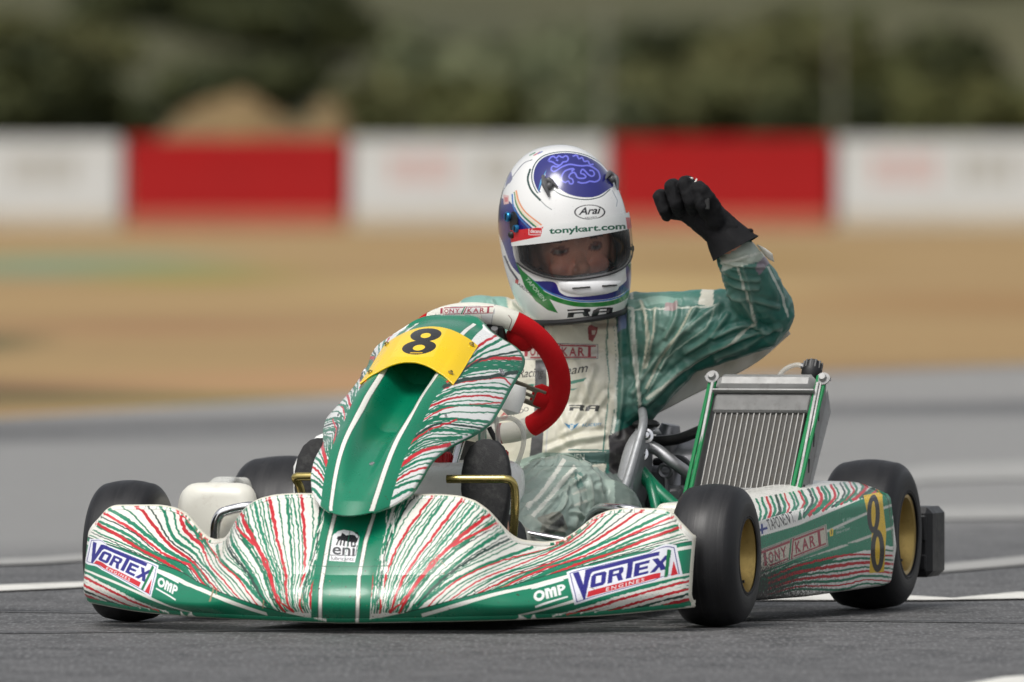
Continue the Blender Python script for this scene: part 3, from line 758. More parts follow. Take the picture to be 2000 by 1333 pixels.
# stripes that fan out from the foot of the nose: traced on the near half, mirrored to the other
base = np.array([(722, 1196), (740, 1196), (758, 1196), (776, 1195), (796, 1193), (820, 1188), (850, 1182), (890, 1173), (940, 1161), (990, 1149)])
fan = [ # start, mid(s), end, width px, colour
 ([(720, 1196), (728, 1130), (745, 1050), (752, 1000), (758, 975)], 9, RED), ([(731, 1196), (742, 1110), (764, 1030), (790, 968)], 7, GREEN), ([(740, 1190), (752, 1110), (775, 1030), (800, 968)], 8, GREEN),
 ([(727, 1190), (735, 1110), (752, 1030), (770, 970)], 8, GREEN), ([(736, 1196), (744, 1140), (756, 1070), (790, 1000), (815, 968)], 4, DARK), ([(742, 1196), (757, 1120), (790, 1050), (846, 972)], 7, RED),
 ([(750, 1194), (768, 1120), (802, 1050), (862, 974)], 4, GREEN), ([(755, 1194), (780, 1120), (816, 1055), (872, 976)], 7, GREEN), ([(762, 1195), (790, 1130), (840, 1060), (903, 979)], 8, RED),
 ([(768, 1194), (800, 1130), (850, 1068), (915, 984)], 4, GREEN), ([(774, 1194), (806, 1135), (860, 1070), (928, 988)], 7, GREEN), ([(783, 1194), (820, 1130), (870, 1078), (944, 998)], 5, GREEN),
 ([(779, 1195), (815, 1142), (880, 1070), (955, 1006)], 10, RED), ([(790, 1193), (836, 1130), (900, 1070), (965, 1018)], 8, GREEN), ([(762, 1196), (800, 1160), (850, 1095), (910, 1055), (968, 1024)], 6, RED),
 ([(796, 1194), (850, 1130), (910, 1080), (975, 1032)], 3, GREEN), ([(800, 1194), (858, 1135), (915, 1086), (982, 1040)], 8, GREEN), ([(806, 1192), (870, 1130), (935, 1085), (992, 1055)], 7, DARK),
 ([(812, 1190), (885, 1125), (950, 1092), (1010, 1063)], 4, GREEN), ([(800, 1196), (880, 1140), (950, 1104), (1040, 1072)], 9, GREEN), ([(832, 1186), (900, 1132), (980, 1098), (1070, 1076), (1120, 1055)], 6, RED),
 ([(846, 1184), (910, 1136), (1000, 1096), (1090, 1070), (1150, 1030)], 5, GREEN), ([(860, 1180), (925, 1134), (1010, 1100), (1100, 1068), (1165, 1014)], 4, GREEN), ([(872, 1178), (940, 1134), (1030, 1100), (1120, 1060), (1180, 1006)], 6, RED),
 ([(884, 1174), (950, 1136), (1040, 1102), (1130, 1060), (1196, 1001)], 4, GREEN), ([(900, 1171), (970, 1130), (1060, 1100), (1140, 1062), (1213, 1000)], 7, GREEN), ([(914, 1168), (985, 1130), (1075, 1100), (1150, 1062), (1235, 1000)], 4, DARK),
 ([(928, 1164), (1000, 1130), (1080, 1102), (1160, 1062), (1255, 1000)], 8, RED), ([(945, 1160), (1010, 1128), (1090, 1102), (1170, 1066), (1280, 1001)], 4, GREEN), ([(958, 1157), (1030, 1124), (1110, 1096), (1190, 1060), (1306, 1004)], 10, GREEN),
 ([(972, 1154), (1050, 1120), (1130, 1094), (1210, 1058), (1318, 1010)], 8, RED), ([(990, 1150), (1070, 1116), (1150, 1090), (1230, 1052), (1322, 1018)], 4, DARK), ([(1010, 1145), (1080, 1116), (1160, 1090), (1240, 1056), (1324, 1027)], 9, GREEN),
 ([(1030, 1140), (1100, 1112), (1180, 1086), (1250, 1060), (1325, 1037)], 9, GREEN), ([(1056, 1134), (1130, 1105), (1200, 1082), (1260, 1058), (1326, 1032)], 10, RED), ([(1080, 1126), (1150, 1102), (1210, 1082), (1270, 1064), (1330, 1046)], 5, GREEN),
 ([(1110, 1118), (1180, 1096), (1240, 1078), (1290, 1062), (1336, 1050)], 3, DARK), ([(1150, 1108), (1220, 1086), (1280, 1070), (1338, 1056)], 4, GREEN),
 ([(1060, 1070), (1100, 1062), (1140, 1040), (1160, 1020)], 4, GREEN), ([(1085, 1066), (1120, 1050), (1150, 1026), (1172, 1008)], 4, RED)]
fan2 = []
for a_, b_ in zip(fan[:-1], fan[1:]):
    pa, pb = spline(a_[0], 7), spline(b_[0], 7)
    if a_[0][0][0] < 808 and np.linalg.norm(pa-pb, axis=1).max() < 46: fan2.append(([tuple(q) for q in (pa*(.5+.12*rg.randn())+pb*.5)/(1.0)] if False else [tuple(q) for q in pa+(pb-pa)*(.42+.16*rg.rand())], 3.4, GREEN if rg.rand() < .8 else DARK))
for (pts, wd, c) in fan2+fan:
    c2 = tuple(np.clip(np.array(c)+rg.randint(-8, 9), 0, 255))
    wd *= (.66 if pts[0][0] < 830 else .52); e_ = np.array(pts[-1], float)-np.array(pts[-2], float); pts = pts+[tuple(np.array(pts[-1])+e_/np.linalg.norm(e_)*(6 if pts[-1][1] < 1015 else 0.5))]
    pinch = [wd*.7, wd*1.05, wd*.9, wd*1.15, wd*1.0]
    N_.stroke(pts, pinch, c2, jag=.95 if pts[0][0] < 830 else .6, step=4.2, mirror=True, curve=60, rng=rg)
for k in range(16):   # ragged dots close to the centre band
    x = 726+rg.rand()*22; y = 1180-rg.rand()*190; xs = (1190-y)*.17
    N_.stroke([(x+xs, y), (x+xs+2, y-10-rg.rand()*16)], 2.5, CREAM, jag=1.2, mirror=True, rng=rg)
# green side band with its white rules
band = [(796, 1206), (1000, 1146), (1108, 1117), (1224, 1086), (1343, 1059), (1345, 1118), (1240, 1146), (1116, 1177), (1050, 1196), (1000, 1212)]
N_.fill([(790, 1194), (880, 1174), (1000, 1146), (1108, 1117), (1224, 1086), (1348, 1058), (1352, 1134), (1226, 1154), (1116, 1180), (1040, 1192), (1000, 1209), (700, 1212)], GREEN, mirror=True)
N_.stroke([(790, 1194), (880, 1174), (1000, 1146), (1108, 1117), (1224, 1086), (1348, 1058)], 1.6, (30, 60, 48), mirror=True)
N_.stroke([(824, 1199), (880, 1184), (960, 1165), (1040, 1148), (1110, 1129), (1224, 1098), (1348, 1069)], 6.5, CREAM, mirror=True)
N_.stroke([(1012, 1200), (1060, 1190), (1116, 1176), (1224, 1150), (1352, 1121)], 6.5, CREAM, mirror=True)
N_.fill([(1016, 1200), (1116, 1177), (1224, 1151), (1360, 1120), (1364, 1185), (1100, 1230)], GREEN, mirror=True)
for k in range(9):
    xs = 1078+k*27; ye = 1127+k*5.2; c = (CREAM, RED, CREAM, CREAM, RED, CREAM, DARK, CREAM, RED)[k]; ys_ = 1198-(xs-1078)*.10
    N_.stroke([(xs, ys_+3), (xs+(1352-xs)*.3, ys_-(ys_-ye)*.26), (xs+(1352-xs)*.65, ys_-(ys_-ye)*.62), (1356, ye)], [2.5, 5.5 if c != DARK else 3, 5, 4.5], c, jag=.8, mirror=True, curve=40, rng=rg)
# centre: green column with two white rules
N_.fill([(608, 1215), (612, 1150), (632, 1030), (640, 960), (760, 960), (752, 1030), (728, 1130), (722, 1215)], GREEN)
for (pts, wd) in (([(626, 1215), (628, 1150), (643, 1060), (655, 1010), (664, 960)], 6.5), ([(698, 1215), (702, 1130), (715, 1060), (731, 1010), (742, 960)], 6.5)):
    N_.stroke(pts, wd+3, (60, 84, 70)); N_.stroke(pts, wd, CREAM)
# six-legged dog emblem on a white shield
q = [(644, 1099), (696, 1101), (703, 1046), (652, 1044)]
N_.fill([(644, 1098), (694, 1101), (697, 1088), (703, 1052), (701, 1047), (655, 1045), (651, 1050)], (238, 238, 240), dens=3)
N_.fill([(656, 1046), (661, 1041), (672, 1038), (690, 1041), (697, 1047)], (238, 238, 240), dens=3)
dog = [[(.16, .80), (.20, .88), (.30, .90), (.34, 1.02), (.42, .98), (.50, .93), (.70, .96), (.84, .94), (.93, .84), (.97, .90), (.92, .98), (.80, 1.05), (.93, 1.06), (1.0, .90), (.95, .72), (.90, .66), (.93, .55), (.88, .56), (.84, .70), (.78, .68), (.80, .52), (.74, .54), (.72, .70), (.64, .70), (.66, .54), (.59, .55), (.58, .72), (.50, .72), (.50, .54), (.43, .56), (.44, .74), (.38, .74), (.36, .55), (.30, .57), (.32, .76), (.26, .72), (.22, .56), (.16, .58), (.22, .76)]]
N_.shape(dog, q, (38, 38, 44))
N_.text('eni', (650, 1085), (694, 1088), 21, (60, 62, 66), .02)
N_.stroke([(648, 1066), (645, 1087), (695, 1089), (699, 1068)], 1.4, (50, 50, 54))
N_.text('lubricants', (648, 1096.5), (692, 1098.5), 7.5, (40, 40, 44), .01)

def vortex(P_, quad):
    """white plate, blue double outline, italic word with long top bar, red bar with ENGINES, green and red wedge"""
    def S(polys, c): P_.shape(polys, quad, c)
    BL, RD, GR = (38, 34, 128), (206, 32, 44), (0, 116, 66)
    S([[(0, 0), (1, 0), (1, 1), (0, 1)]], (232, 233, 240))
    def frame(i, o, c): S([[(i, i*2.3), (1-i, i*2.3), (1-i, 1-i*2.3), (i, 1-i*2.3)], [(o, o*2.3), (1-o, o*2.3), (1-o, 1-o*2.3), (o, 1-o*2.3)]], c)
    frame(.022, .030, BL)
    # V with the long bar over the other letters
    S([[(.05, .93), (.105, .93), (.118, .48), (.165, .93), (.845, .93), (.832, .81), (.222, .81), (.200, .74), (.105, .07), (.085, .07)]], BL)
    def sk(x, y, y0=.30): return (x+(y-y0)*.10, y)
    def letter(pl, c=BL): S([[sk(*p) for p in q_] for q_ in pl], c)
    letter([[(.165, .36), (.185, .32), (.285, .32), (.305, .38), (.305, .68), (.285, .74), (.19, .74), (.168, .68)], [(.212, .42), (.212, .64), (.262, .64), (.262, .42)]])
    letter([[(.325, .32), (.325, .74), (.445, .74), (.462, .70), (.462, .58), (.445, .52), (.47, .32), (.425, .32), (.402, .50), (.368, .50), (.368, .32)], [(.368, .58), (.368, .66), (.42, .66), (.42, .58)]])
    letter([[(.495, .32), (.495, .84), (.545, .84), (.545, .32)]])
    letter([[(.565, .32), (.565, .74), (.70, .74), (.70, .65), (.612, .65), (.612, .575), (.69, .575), (.69, .49), (.612, .49), (.612, .41), (.70, .41), (.70, .32)]])
    letter([[(.712, .32), (.772, .53), (.722, .74), (.775, .74), (.80, .62), (.838, .76), (.895, .76), (.828, .54), (.868, .32), (.815, .32), (.798, .44), (.765, .32)]])
    S([[(.12, .09), (.80, .09), (.815, .25), (.145, .25)]], RD)
    tr, wd = text_tris('ENGINES', .01, .2, 1.35); tr = np.array(tr)
    P_.shape([np.stack([.30+t[:, 0]/wd*.36, .115+t[:, 1]*.10], -1) for t in tr], quad, (235, 235, 235))
    S([[(.835, .06), (.868, .06), (.945, .88), (.925, .93), (.912, .93)]], GR)
    S([[(.895, .06), (.962, .06), (.948, .52)]], RD)
vortex(N_, [(1121, 1180), (1331, 1124), (1320, 1067), (1107, 1121)])
vortex(N_, [(170, 1098), (299, 1168), (312, 1108), (179, 1053)])
def omp(P_, quad):
    def S(p, c=(236, 238, 234)): P_.shape(p, quad, c)
    S([[(-.02, .92), (.98, .92), (.98, 1.0), (-.02, 1.0)]]); S([[(.02, 0), (1.02, 0), (1.02, .08), (.02, .08)]])
    t = np.linspace(0, 2*math.pi, 24, endpoint=False)
    S([[(.19+.17*math.cos(a), .48+.27*math.sin(a)) for a in t], [(.19+.085*math.cos(a), .48+.13*math.sin(a)) for a in t]])
    S([[(.38, .21), (.38, .74), (.50, .74), (.56, .62), (.60, .72), (.70, .72), (.72, .66), (.72, .21), (.63, .21), (.63, .55), (.60, .55), (.585, .21), (.52, .21), (.50, .56), (.47, .56), (.47, .21)]])
    S([[(.76, .21), (.76, .74), (.90, .74), (.98, .66), (1.0, .56), (.97, .46), (.89, .40), (.84, .40), (.84, .21)], [(.84, .52), (.84, .62), (.89, .62), (.91, .57), (.89, .52)]])
omp(N_, [(1043, 1186), (1107, 1169), (1102, 1134), (1038, 1152)])
omp(N_, [(306, 1153), (345, 1174), (352, 1141), (313, 1121)])
rs = np.random.RandomState(77)
N_.stroke([(608, 1108), (640, 1109), (700, 1110), (760, 1108)], 1.6, (6, 100, 72)); N_.stroke([(664, 1206), (672, 1110), (690, 1010)], 1.0, (8, 110, 80))
for k in range(150):
    x = 480+rs.rand()*560; y = 1080+rs.rand()**.6*122; r_ = .7+1.5*rs.rand()**2
    if abs(x-665) > 160 and rs.rand() < .5: continue
    N_.stroke([(x, y), (x+r_*rs.randn(), y+r_*1.4)], r_, (60, 44, 34) if rs.rand() < .7 else (150, 128, 100))
for (x, y, dx, dy, w_) in ((420, 1150, -8, 26, 3), (428, 1146, -4, 18, 1.6), (850, 1086, 20, 22, 1.2), (846, 1090, 8, 14, 1.2), (517, 1172, -2, 14, 2.5), (700, 1150, 5, 20, 1.3), (980, 1150, 14, -6, 1.2), (1150, 1150, 10, 4, 1.0), (590, 1160, 4, 22, 1.4), (560, 1100, -6, 10, 1)):
    N_.stroke([(x, y), (x+dx*.5+1, y+dy*.5), (x+dx, y+dy)], w_, (158, 140, 108), jag=.6, step=2)
# bare cream plastic on the rolled lips and the outer ends
LIP = np.array(lin((228, 224, 206)), np.float32)
hv = N_.cv.shape[0]; N_.cv[int(.974*hv):] = LIP; N_.cv[:int(.035*hv)] = LIP
he = int(.013*N_.cv.shape[1]); N_.cv[:, :he] = LIP; N_.cv[:, -he:] = LIP
nose = gridmesh(PN, 'nose_fairing', M_paint, kart, N_.cols(), flip=True)
sol = nose.modifiers.new('thick', 'SOLIDIFY'); sol.thickness = .004; sol.offset = -1

# ---- front panel (number holder)
QU, QV = 520, 700
EY = np.array([1003, 990, 966, 936, 902, 872, 846, 824, 790, 760, 719, 700, 681, 664, 648, 634, 620.])
EX = np.array([.036, .066, .0925, .1035, .110, .120, .147, .158, .152, .148, .147, .146, .134, .108, .084, .060, .02])
EYY = np.array([-.490, -.455, -.415, -.390, -.345, -.245, -.150, -.095, .0, .07, .165, .175, .168, .155, .150, .185, .225])
def panel_surface():
    t = np.linspace(0, 1, QV); ze = []
    k = np.linspace(0, 1, len(EY))
    # arclength-like parameter from the centre curve
    Cc = spline([(-.502, .212), (-.470, .250), (-.42, .303), (-.351, .357), (-.239, .419), (-.10, .476), (0, .520), (.10, .546), (.18, .557), (.235, .557)], 400)
    L = np.r_[0, np.cumsum(np.linalg.norm(np.diff(Cc, axis=0), axis=1))]; L /= L[-1]
    cy = np.interp(t, L, Cc[:, 0]); cz = np.interp(t, L, Cc[:, 1])
    # edge: world height from the photo row
    ez = []
    for py, X, Y in zip(EY, EX, EYY):
        d = 30 + Y*CT + 0*X; ez.append(1-(py-163)*d/FPX)
    ez = np.array(ez); par = (ez-ez[0])/(ez[-1]-ez[0])
    par = np.clip(par, 0, 1)
    ex = smooth_interp(t, par, EX, .012); ey = smooth_interp(t, par, EYY, .02); ezz = smooth_interp(t, par, ez, .01)
    # corner closing
    w_ = np.linspace(-1, 1, QU); aw = np.abs(w_)[None, :]
    ex, ey, ezz, cy, cz = [a[:, None] for a in (ex, ey, ezz, cy, cz)]
    X = w_[None, :]*ex
    b = aw**2.2; bz = aw**2.0
    Y = cy + (ey-cy)*b; Z = cz + (ezz-cz)*bz
    # trough between the white rules
    tt = t[:, None]; tr = np.exp(-(np.abs(X)/(.022+.019*np.clip(tt/.4, 0, 1)))**3.2)
    depth = .060*np.clip((tt-.04)/.34, 0, 1)**1.1*np.clip((.74-tt)/.10, 0, 1)**.7
    Y = Y + depth*tr*.8; Z = Z - depth*tr*.9
    lipt = .016*np.exp(-((tt-.97)/.03)**2)
    Z = Z + lipt*.5
    # outer flange rolls back
    fl = np.clip((aw-.965)/.035, 0, 1); Y = Y + .012*fl**2; 
    return np.stack([np.broadcast_to(X, Y.shape), Y, Z], -1)
PP = panel_surface(); F_ = Paint(PP, (238, 239, 236))
rg = np.random.RandomState(9)
pan = [ ([(762, 960), (790, 946), (815, 940), (830, 935)], 6, GREEN), ([(766, 945), (800, 925), (840, 912)], 5, RED), ([(770, 930), (810, 905), (850, 895)], 6, GREEN), ([(772, 920), (820, 885), (868, 872)], 8, RED),
 ([(776, 905), (830, 872), (880, 862)], 4, GREEN), ([(780, 895), (830, 862), (890, 856)], 6, GREEN), ([(786, 880), (840, 845), (910, 845)], 8, GREEN), ([(792, 870), (850, 832), (940, 838)], 5, DARK), ([(792, 855), (850, 822), (955, 826)], 7, GREEN),
 ([(800, 840), (870, 800), (965, 790)], 3, RED), ([(800, 828), (870, 796), (972, 798)], 5, GREEN), ([(806, 815), (870, 784), (940, 775), (975, 780)], 5, RED), ([(812, 802), (880, 768), (940, 760), (984, 762)], 7, GREEN),
 ([(818, 790), (880, 755), (930, 745), (975, 740), (993, 750)], 4, RED), ([(826, 778), (890, 748), (945, 740), (1000, 730)], 9, DARK), ([(832, 768), (890, 738), (940, 722), (1010, 722)], 9, GREEN),
 ([(840, 752), (900, 722), (950, 712), (1016, 712)], 9, GREEN), ([(880, 742), (920, 712), (960, 702), (1020, 702)], 8, RED), ([(900, 730), (940, 704), (1000, 690)], 5, DARK), ([(906, 720), (940, 695), (985, 678)], 5, GREEN),
 ([(920, 700), (945, 682), (972, 668)], 7, GREEN), ([(930, 682), (948, 668), (965, 660)], 6, RED), ([(792, 850), (810, 820), (830, 795), (856, 770)], 5, GREEN), ([(800, 836), (822, 800), (850, 765)], 4, RED), ([(798, 822), (816, 796), (835, 760), (845, 745)], 4, GREEN),
 ([(788, 870), (806, 850), (850, 818)], 6, GREEN), ([(765, 975), (790, 962), (812, 955)], 7, GREEN), ([(806, 800), (822, 775), (838, 745)], 4, GREEN), ([(780, 885), (800, 868), (838, 842), (880, 826)], 4, RED), ([(812, 780), (826, 760), (836, 735)], 3, DARK)]
pan2 = [([tuple(q) for q in (spline(a_[0], 6)+spline(b_[0], 6))/2], 3.2, GREEN) for a_, b_ in zip(pan[:18], pan[1:19])]
for (pts, wd, c) in pan2+pan:
    wd *= .78; e0 = np.array(pts[0], float)-pts[1]; e1 = np.array(pts[-1], float)-pts[-2]; pts = [tuple(pts[0]+e0/np.linalg.norm(e0)*12)]+pts+[tuple(pts[-1]+e1/np.linalg.norm(e1)*(22 if pts[-1][0] > 900 else 12))]
    F_.stroke(pts, [wd*.7, wd*1.15, wd, wd*1.1], tuple(np.clip(np.array(c)+rg.randint(-8, 9), 0, 255)), jag=.8, step=3.8, mirror=True, curve=50, rng=rg)
# central green with white rules: in surface coordinates so that both halves match
def pw(w_, t): return ((w_*.5+.5)*QU, t*QV)
def band_uv(x_of_t, t0, t1, n=60):
    ts = np.linspace(t0, t1, n); out = []
    for t in ts:
        r = int(min(QV-1, t*QV)); hw = PP[r, -1, 0]; out.append((x_of_t(t)/max(hw, .005), t))
    return out
def fill_band(xi, xo, t0, t1, col, both=True):
    for sg in ((1, -1) if both else (1,)):
        a = [pw(sg*min(.999, u), t) for u, t in band_uv(xi, t0, t1)]; b = [pw(sg*min(.999, u), t) for u, t in band_uv(xo, t0, t1)][::-1]
        F_.fill_uv([np.array(a+b)], col)
wl = lambda t: .036+.019*(1-math.exp(-t/.22))
fill_band(lambda t: -.001, lambda t: wl(t)+.024-.006*t, 0, 1.0, GREEN)
fill_band(lambda t: wl(t)-.0045, lambda t: wl(t)+.0045, 0.0, .93, (60, 84, 70)); fill_band(lambda t: wl(t)-.0035, lambda t: wl(t)+.0035, 0.0, .93, CREAM)
# green rim line round the edge
em = int(.985*.5*QU*2/2)
cvw = F_.cv.shape[1]; F_.cv[:, :int(.009*cvw)] = lin(GREEN); F_.cv[:, -int(.009*cvw):] = lin(GREEN); F_.cv[:int(.012*F_.cv.shape[0])] = lin(GREEN); F_.cv[-int(.05*F_.cv.shape[0]):] = lin(GREEN)
fp = gridmesh(PP, 'front_panel', M_paint, kart, F_.cols(), flip=True)
sol = fp.modifiers.new('thick', 'SOLIDIFY'); sol.thickness = .003; sol.offset = -1
# number plate: curved yellow sheet bridging the trough
def plate_surface():
    nu, nv = 420, 240; w_ = np.linspace(-1, 1, nu)[None, :]; t = np.linspace(0, 1, nv)[:, None]; aw = np.abs(w_)
    hw = .090; X = w_*np.broadcast_to(hw + 0*t, (nv, nu))
    tp = .600 + t*.215 - .070*aw**2.0 + .02*(1-aw**2)*(1-t)*0
    r = np.clip(tp*QV, 0, QV-1.01); out = np.zeros((nv, nu, 3))
    ri = r.astype(int)
    for i in range(nv):
        for j in range(nu):
            a = ri[i, j]; hwp = PP[a, -1, 0]
            c = PP[a, QU//2 + int(np.clip(X[i, j]/hwp, -1, 1)*(QU//2-1))]
            # follow the shoulder of the panel, bridge the trough
            e = PP[a, QU//2 + int(min(.98, .062/hwp)*(QU//2-1))]
            if abs(X[i, j]) < .062:
                k = 1-(abs(X[i, j])/.062)**2; out[i, j] = (X[i, j], e[1]-.020*k, e[2]+.010*k)
            else: out[i, j] = (X[i, j], c[1], c[2])
    out[..., 1] -= .004; out[..., 2] += .006
    for ax in (1, 2):
        k = np.exp(-.5*(np.arange(-12, 13)/5.)**2); k /= k.sum()
        out[..., ax] = np.apply_along_axis(lambda a: np.convolve(np.pad(a, 12, mode='edge'), k, 'valid'), 1, out[..., ax])
        out[..., ax] = np.apply_along_axis(lambda a: np.convolve(np.pad(a, 12, mode='edge'), k, 'valid'), 0, out[..., ax])
    return out
PL = plate_surface(); Y_ = Paint(PL, (250, 208, 8))
# decal square a touch paler with the 8
def rring(cx, cy, rx, ry, n=40): return [(cx+rx*math.cos(a), cy+ry*math.sin(a)) for a in np.linspace(0, 2*math.pi, n, endpoint=False)]
q8 = [(782, 692), (842, 692), (867, 644), (806, 643)]
Y_.shape([[(-.28, -.12), (1.12, -.12), (1.10, 1.12), (-.22, 1.1)]], q8, (252, 214, 50))
Y_.shape([rring(.5, .27, .54, .29)], q8, (40, 38, 36)); Y_.shape([rring(.52, .77, .49, .27)], q8, (40, 38, 36))
Y_.shape([rring(.5, .26, .19, .115)], q8, (252, 214, 50)); Y_.shape([rring(.52, .75, .16, .10)], q8, (252, 214, 50))
Y_.shape([[(.3, .03), (.7, .03), (.7, .075), (.3, .075)]], q8, (214, 170, 30))
H_, W_ = Y_.cv.shape[:2]
pl = gridmesh(PL, 'number_plate', paintmat('number_plate_print', .3, .3, .25), fp, Y_.cols(), flip=True)
sol = pl.modifiers.new('thick', 'SOLIDIFY'); sol.thickness = .003; sol.offset = 1
def normal_at(P, i, j):
    n = np.cross(P[i, min(j+4, P.shape[1]-1)]-P[i, j-4], P[min(i+4, P.shape[0]-1), j]-P[max(i-4, 0), j]); n /= np.linalg.norm(n)
    cd = w2l([CAMX, CAMY, CAMZ])-P[i, j]; return n if n.dot(cd) > 0 else -n
def bolt(Pt, pt_px, r, name, parent, m, both=False):
    U = Pt.uv([pt_px])[0]; i, j = int(np.clip(U[1], 6, Pt.nv-7)), int(np.clip(U[0], 6, Pt.nu-7))
    for jj in ((j, Pt.nu-1-j) if both else (j,)):
        n = normal_at(Pt.P, i, jj); g = G(); g.lathe([(r*1.5, 0), (r*1.5, .0012), (r, .002), (r*.9, .0045), (r*.45, .005), (r*.4, .003), (0, .003)], Pt.P[i, jj]+n*.0005, n, 24); build(g, name, m, parent)
bolt(F_, (977, 729), .008, 'bolt', fp, M_alu, True)
bolt(F_, (728, 909), .0055, 'bolt', fp, M_alu); bolt(F_, (868, 814), .003, 'bolt', fp, M_alu, True); bolt(F_, (836, 846), .003, 'bolt', fp, M_alu, True)
bolt(Y_, (921, 674), .0035, 'bolt', fp, M_goldc, True); bolt(Y_, (880, 729), .0035, 'bolt', fp, M_goldc, True)
# ================================================================== KART: remaining parts
def logo_tk(P_, quad, dirtyc=(226, 222, 208), fg=(150, 30, 52), rim=(60, 60, 80)):
    """TONY / KART wordmark: plate, thin outline, letters with long bars and a striped slash between the words"""
    def S(p, c): P_.shape(p, quad, c)
    S([[(0, 0), (1, 0), (1, 1), (0, 1)]], dirtyc)
    S([[(.01, .03), (.99, .03), (.99, .97), (.01, .97)], [(.018, .06), (.982, .06), (.982, .94), (.018, .94)]], rim)
    S([[(.04, .79), (.47, .79), (.475, .91), (.04, .91)], [(.53, .80), (.965, .80), (.965, .90), (.535, .90)]], fg)
    S([[(.16, .10), (.42, .10), (.425, .18), (.16, .18)], [(.50, .10), (.97, .10), (.97, .18), (.505, .18)]], fg)
    S([[(.428, .06), (.452, .06), (.505, .94), (.482, .94)]], (0, 110, 70)); S([[(.462, .06), (.484, .06), (.535, .94), (.515, .94)]], fg)
    def L(t, x0, x1, y0, h):
        tr, wd = text_tris(t, .03, 0, 1.0); P_.shape([np.stack([x0+q[:, 0]/wd*(x1-x0), y0+q[:, 1]*h], -1) for q in tr], quad, fg)
    S([[(.088, .20), (.128, .20), (.128, .84), (.088, .84)]], fg)
    L('O', .155, .225, .26, .46); L('N', .243, .315, .26, .46); L('Y', .330, .412, .26, .46)
    L('K', .54, .62, .24, .50); L('A', .635, .725, .24, .50); L('R', .745, .825, .24, .50); S([[(.865, .14), (.902, .14), (.902, .84), (.865, .84)]], fg)

# ---- side pods
def pod_surface(side, nu=760, nv=300, slim=1.0):
    y = np.linspace(0, 1, nu)[None, :]; b = np.linspace(0, 1, nv)[:, None]
    Y = .17 + .745*y + 0*b
    xo = np.interp(y, [0, .1, .5, .93, 1], [.520, .548, .610, .676, .668]); zb = np.interp(y, [0, .5, 1], [.036, .038, .050])
    zc = np.interp(y, [0, .5, 1], [.190, .203, .224]); zt = np.interp(y, [0, .3, .75, 1], [.222, .232, .252, .246])
    w_ = np.interp(y, [0, 1], [.150, .170])*slim
    # closed section: (bottom inner) bottom outer, outer face, crease, top slope, inner face
    kb = [0, .08, .12, .40, .62, .68, .85, .92, 1.0]
    dx = [-.10, -.014, 0, .010, 0, -.008, -.075, -.12, -1.0]; fz = [0, 0, .03, .42, .96, 1.02, 2.0, 2.0, 2.9]
    DX = smooth_interp(b, kb[:-1]+[1.0], dx[:-1]+[-.15], .012); FZ = smooth_interp(b, kb, fz, .012)
    Z = np.where(FZ < 1, zb+(zc-zb)*FZ, np.where(FZ < 2, zc+(zt-zc)*np.sin(np.clip(FZ-1, 0, 1)*math.pi/2), zt-(FZ-2)*.10))
    X = xo + DX*(w_/.15)
    e = np.clip((np.abs(y-.5)-.482)/.018, 0, 1); k = 1-np.sqrt(np.clip(1-e**2, 0, 1))
    cx, cz = xo-.06, (zb+zt)/2; X = X+(cx-X)*k*.20; Z = Z+(cz-Z)*k*.20
    Y = Y + np.where(y > .5, -.004, .004)*(1-e)*0
    # bead: thick rolled flange at the rear end
    fl = np.exp(-((y-.992)/.010)**2); X = X + .004*fl
    return np.stack([side*X, Y, Z], -1)
PS = pod_surface(1); S_ = Paint(PS, (236, 235, 228))
rg = np.random.RandomState(21)
def sline(pts, wd, c, jag=1.0, n=40): S_.stroke(pts, [wd*.8, wd*1.1, wd], c, jag=jag, step=3.2, curve=n, rng=rg)
for k in range(30):      # curved streaks over the top
    x = 1474+k*8.9+rg.rand()*4; yt = 974-(x-1470)*.185+2; yb = 1040-(x-1480)*.34
    if yb-yt < 10: yb = yt+12
    c = [GREEN, GREEN, RED, GREEN, DARK, GREEN, RED][k % 7]
    sline([(x+2, yt-2), (x+12, yt+(yb-yt)*.4), (x+4, yt+(yb-yt)*.75), (x-14, yb+6)], 3.2+3.6*rg.rand(), c)
S_.fill([(1470, 1052), (1560, 1026), (1686, 974), (1745, 950), (1745, 1066), (1690, 1060), (1600, 1092), (1560, 1110), (1470, 1150)], GREEN)
S_.stroke([(1470, 1088), (1530, 1066), (1620, 1036), (1690, 1004), (1745, 986)], 5, (206, 208, 198)); S_.stroke([(1470, 1130), (1530, 1108), (1620, 1076), (1700, 1047), (1745, 1030)], 5, (206, 208, 198))
S_.fill([(1470, 1128), (1560, 1100), (1690, 1052), (1745, 1035), (1745, 1060), (1640, 1088), (1560, 1128), (1470, 1165)], GREEN)
S_.stroke([(1470, 1130), (1560, 1098), (1620, 1076), (1700, 1047), (1745, 1030)], 5, (200, 202, 190))
for k, (a, c, wd) in enumerate([(1064, GREEN, 3), (1074, GREEN, 4), (1084, RED, 4), (1092, GREEN, 5), (1100, RED, 6), (1109, GREEN, 4), (1117, RED, 5), (1126, GREEN, 5), (1134, RED, 3), (1141, GREEN, 4)]):
    sline([(1745, a+2), (1690, a-1), (1640, a+(k*1.2)), (1560, a+24-k*1.5), (1500, a+52-k*3.0)], wd, c, .8)
S_.fill([(1480, 1046), (1566, 1020), (1570, 992), (1482, 1018)], (226, 226, 220)); S_.text('TAPONEN T.', (1503, 1036), (1554, 1019), 22, (28, 28, 30), .008)
S_.fill([(1483, 1046), (1499, 1041), (1498, 1020), (1483, 1025)], (232, 232, 236)); S_.stroke([(1483, 1036), (1499, 1031)], 5, (30, 50, 130)); S_.stroke([(1489, 1043), (1488, 1023)], 4, (30, 50, 130))
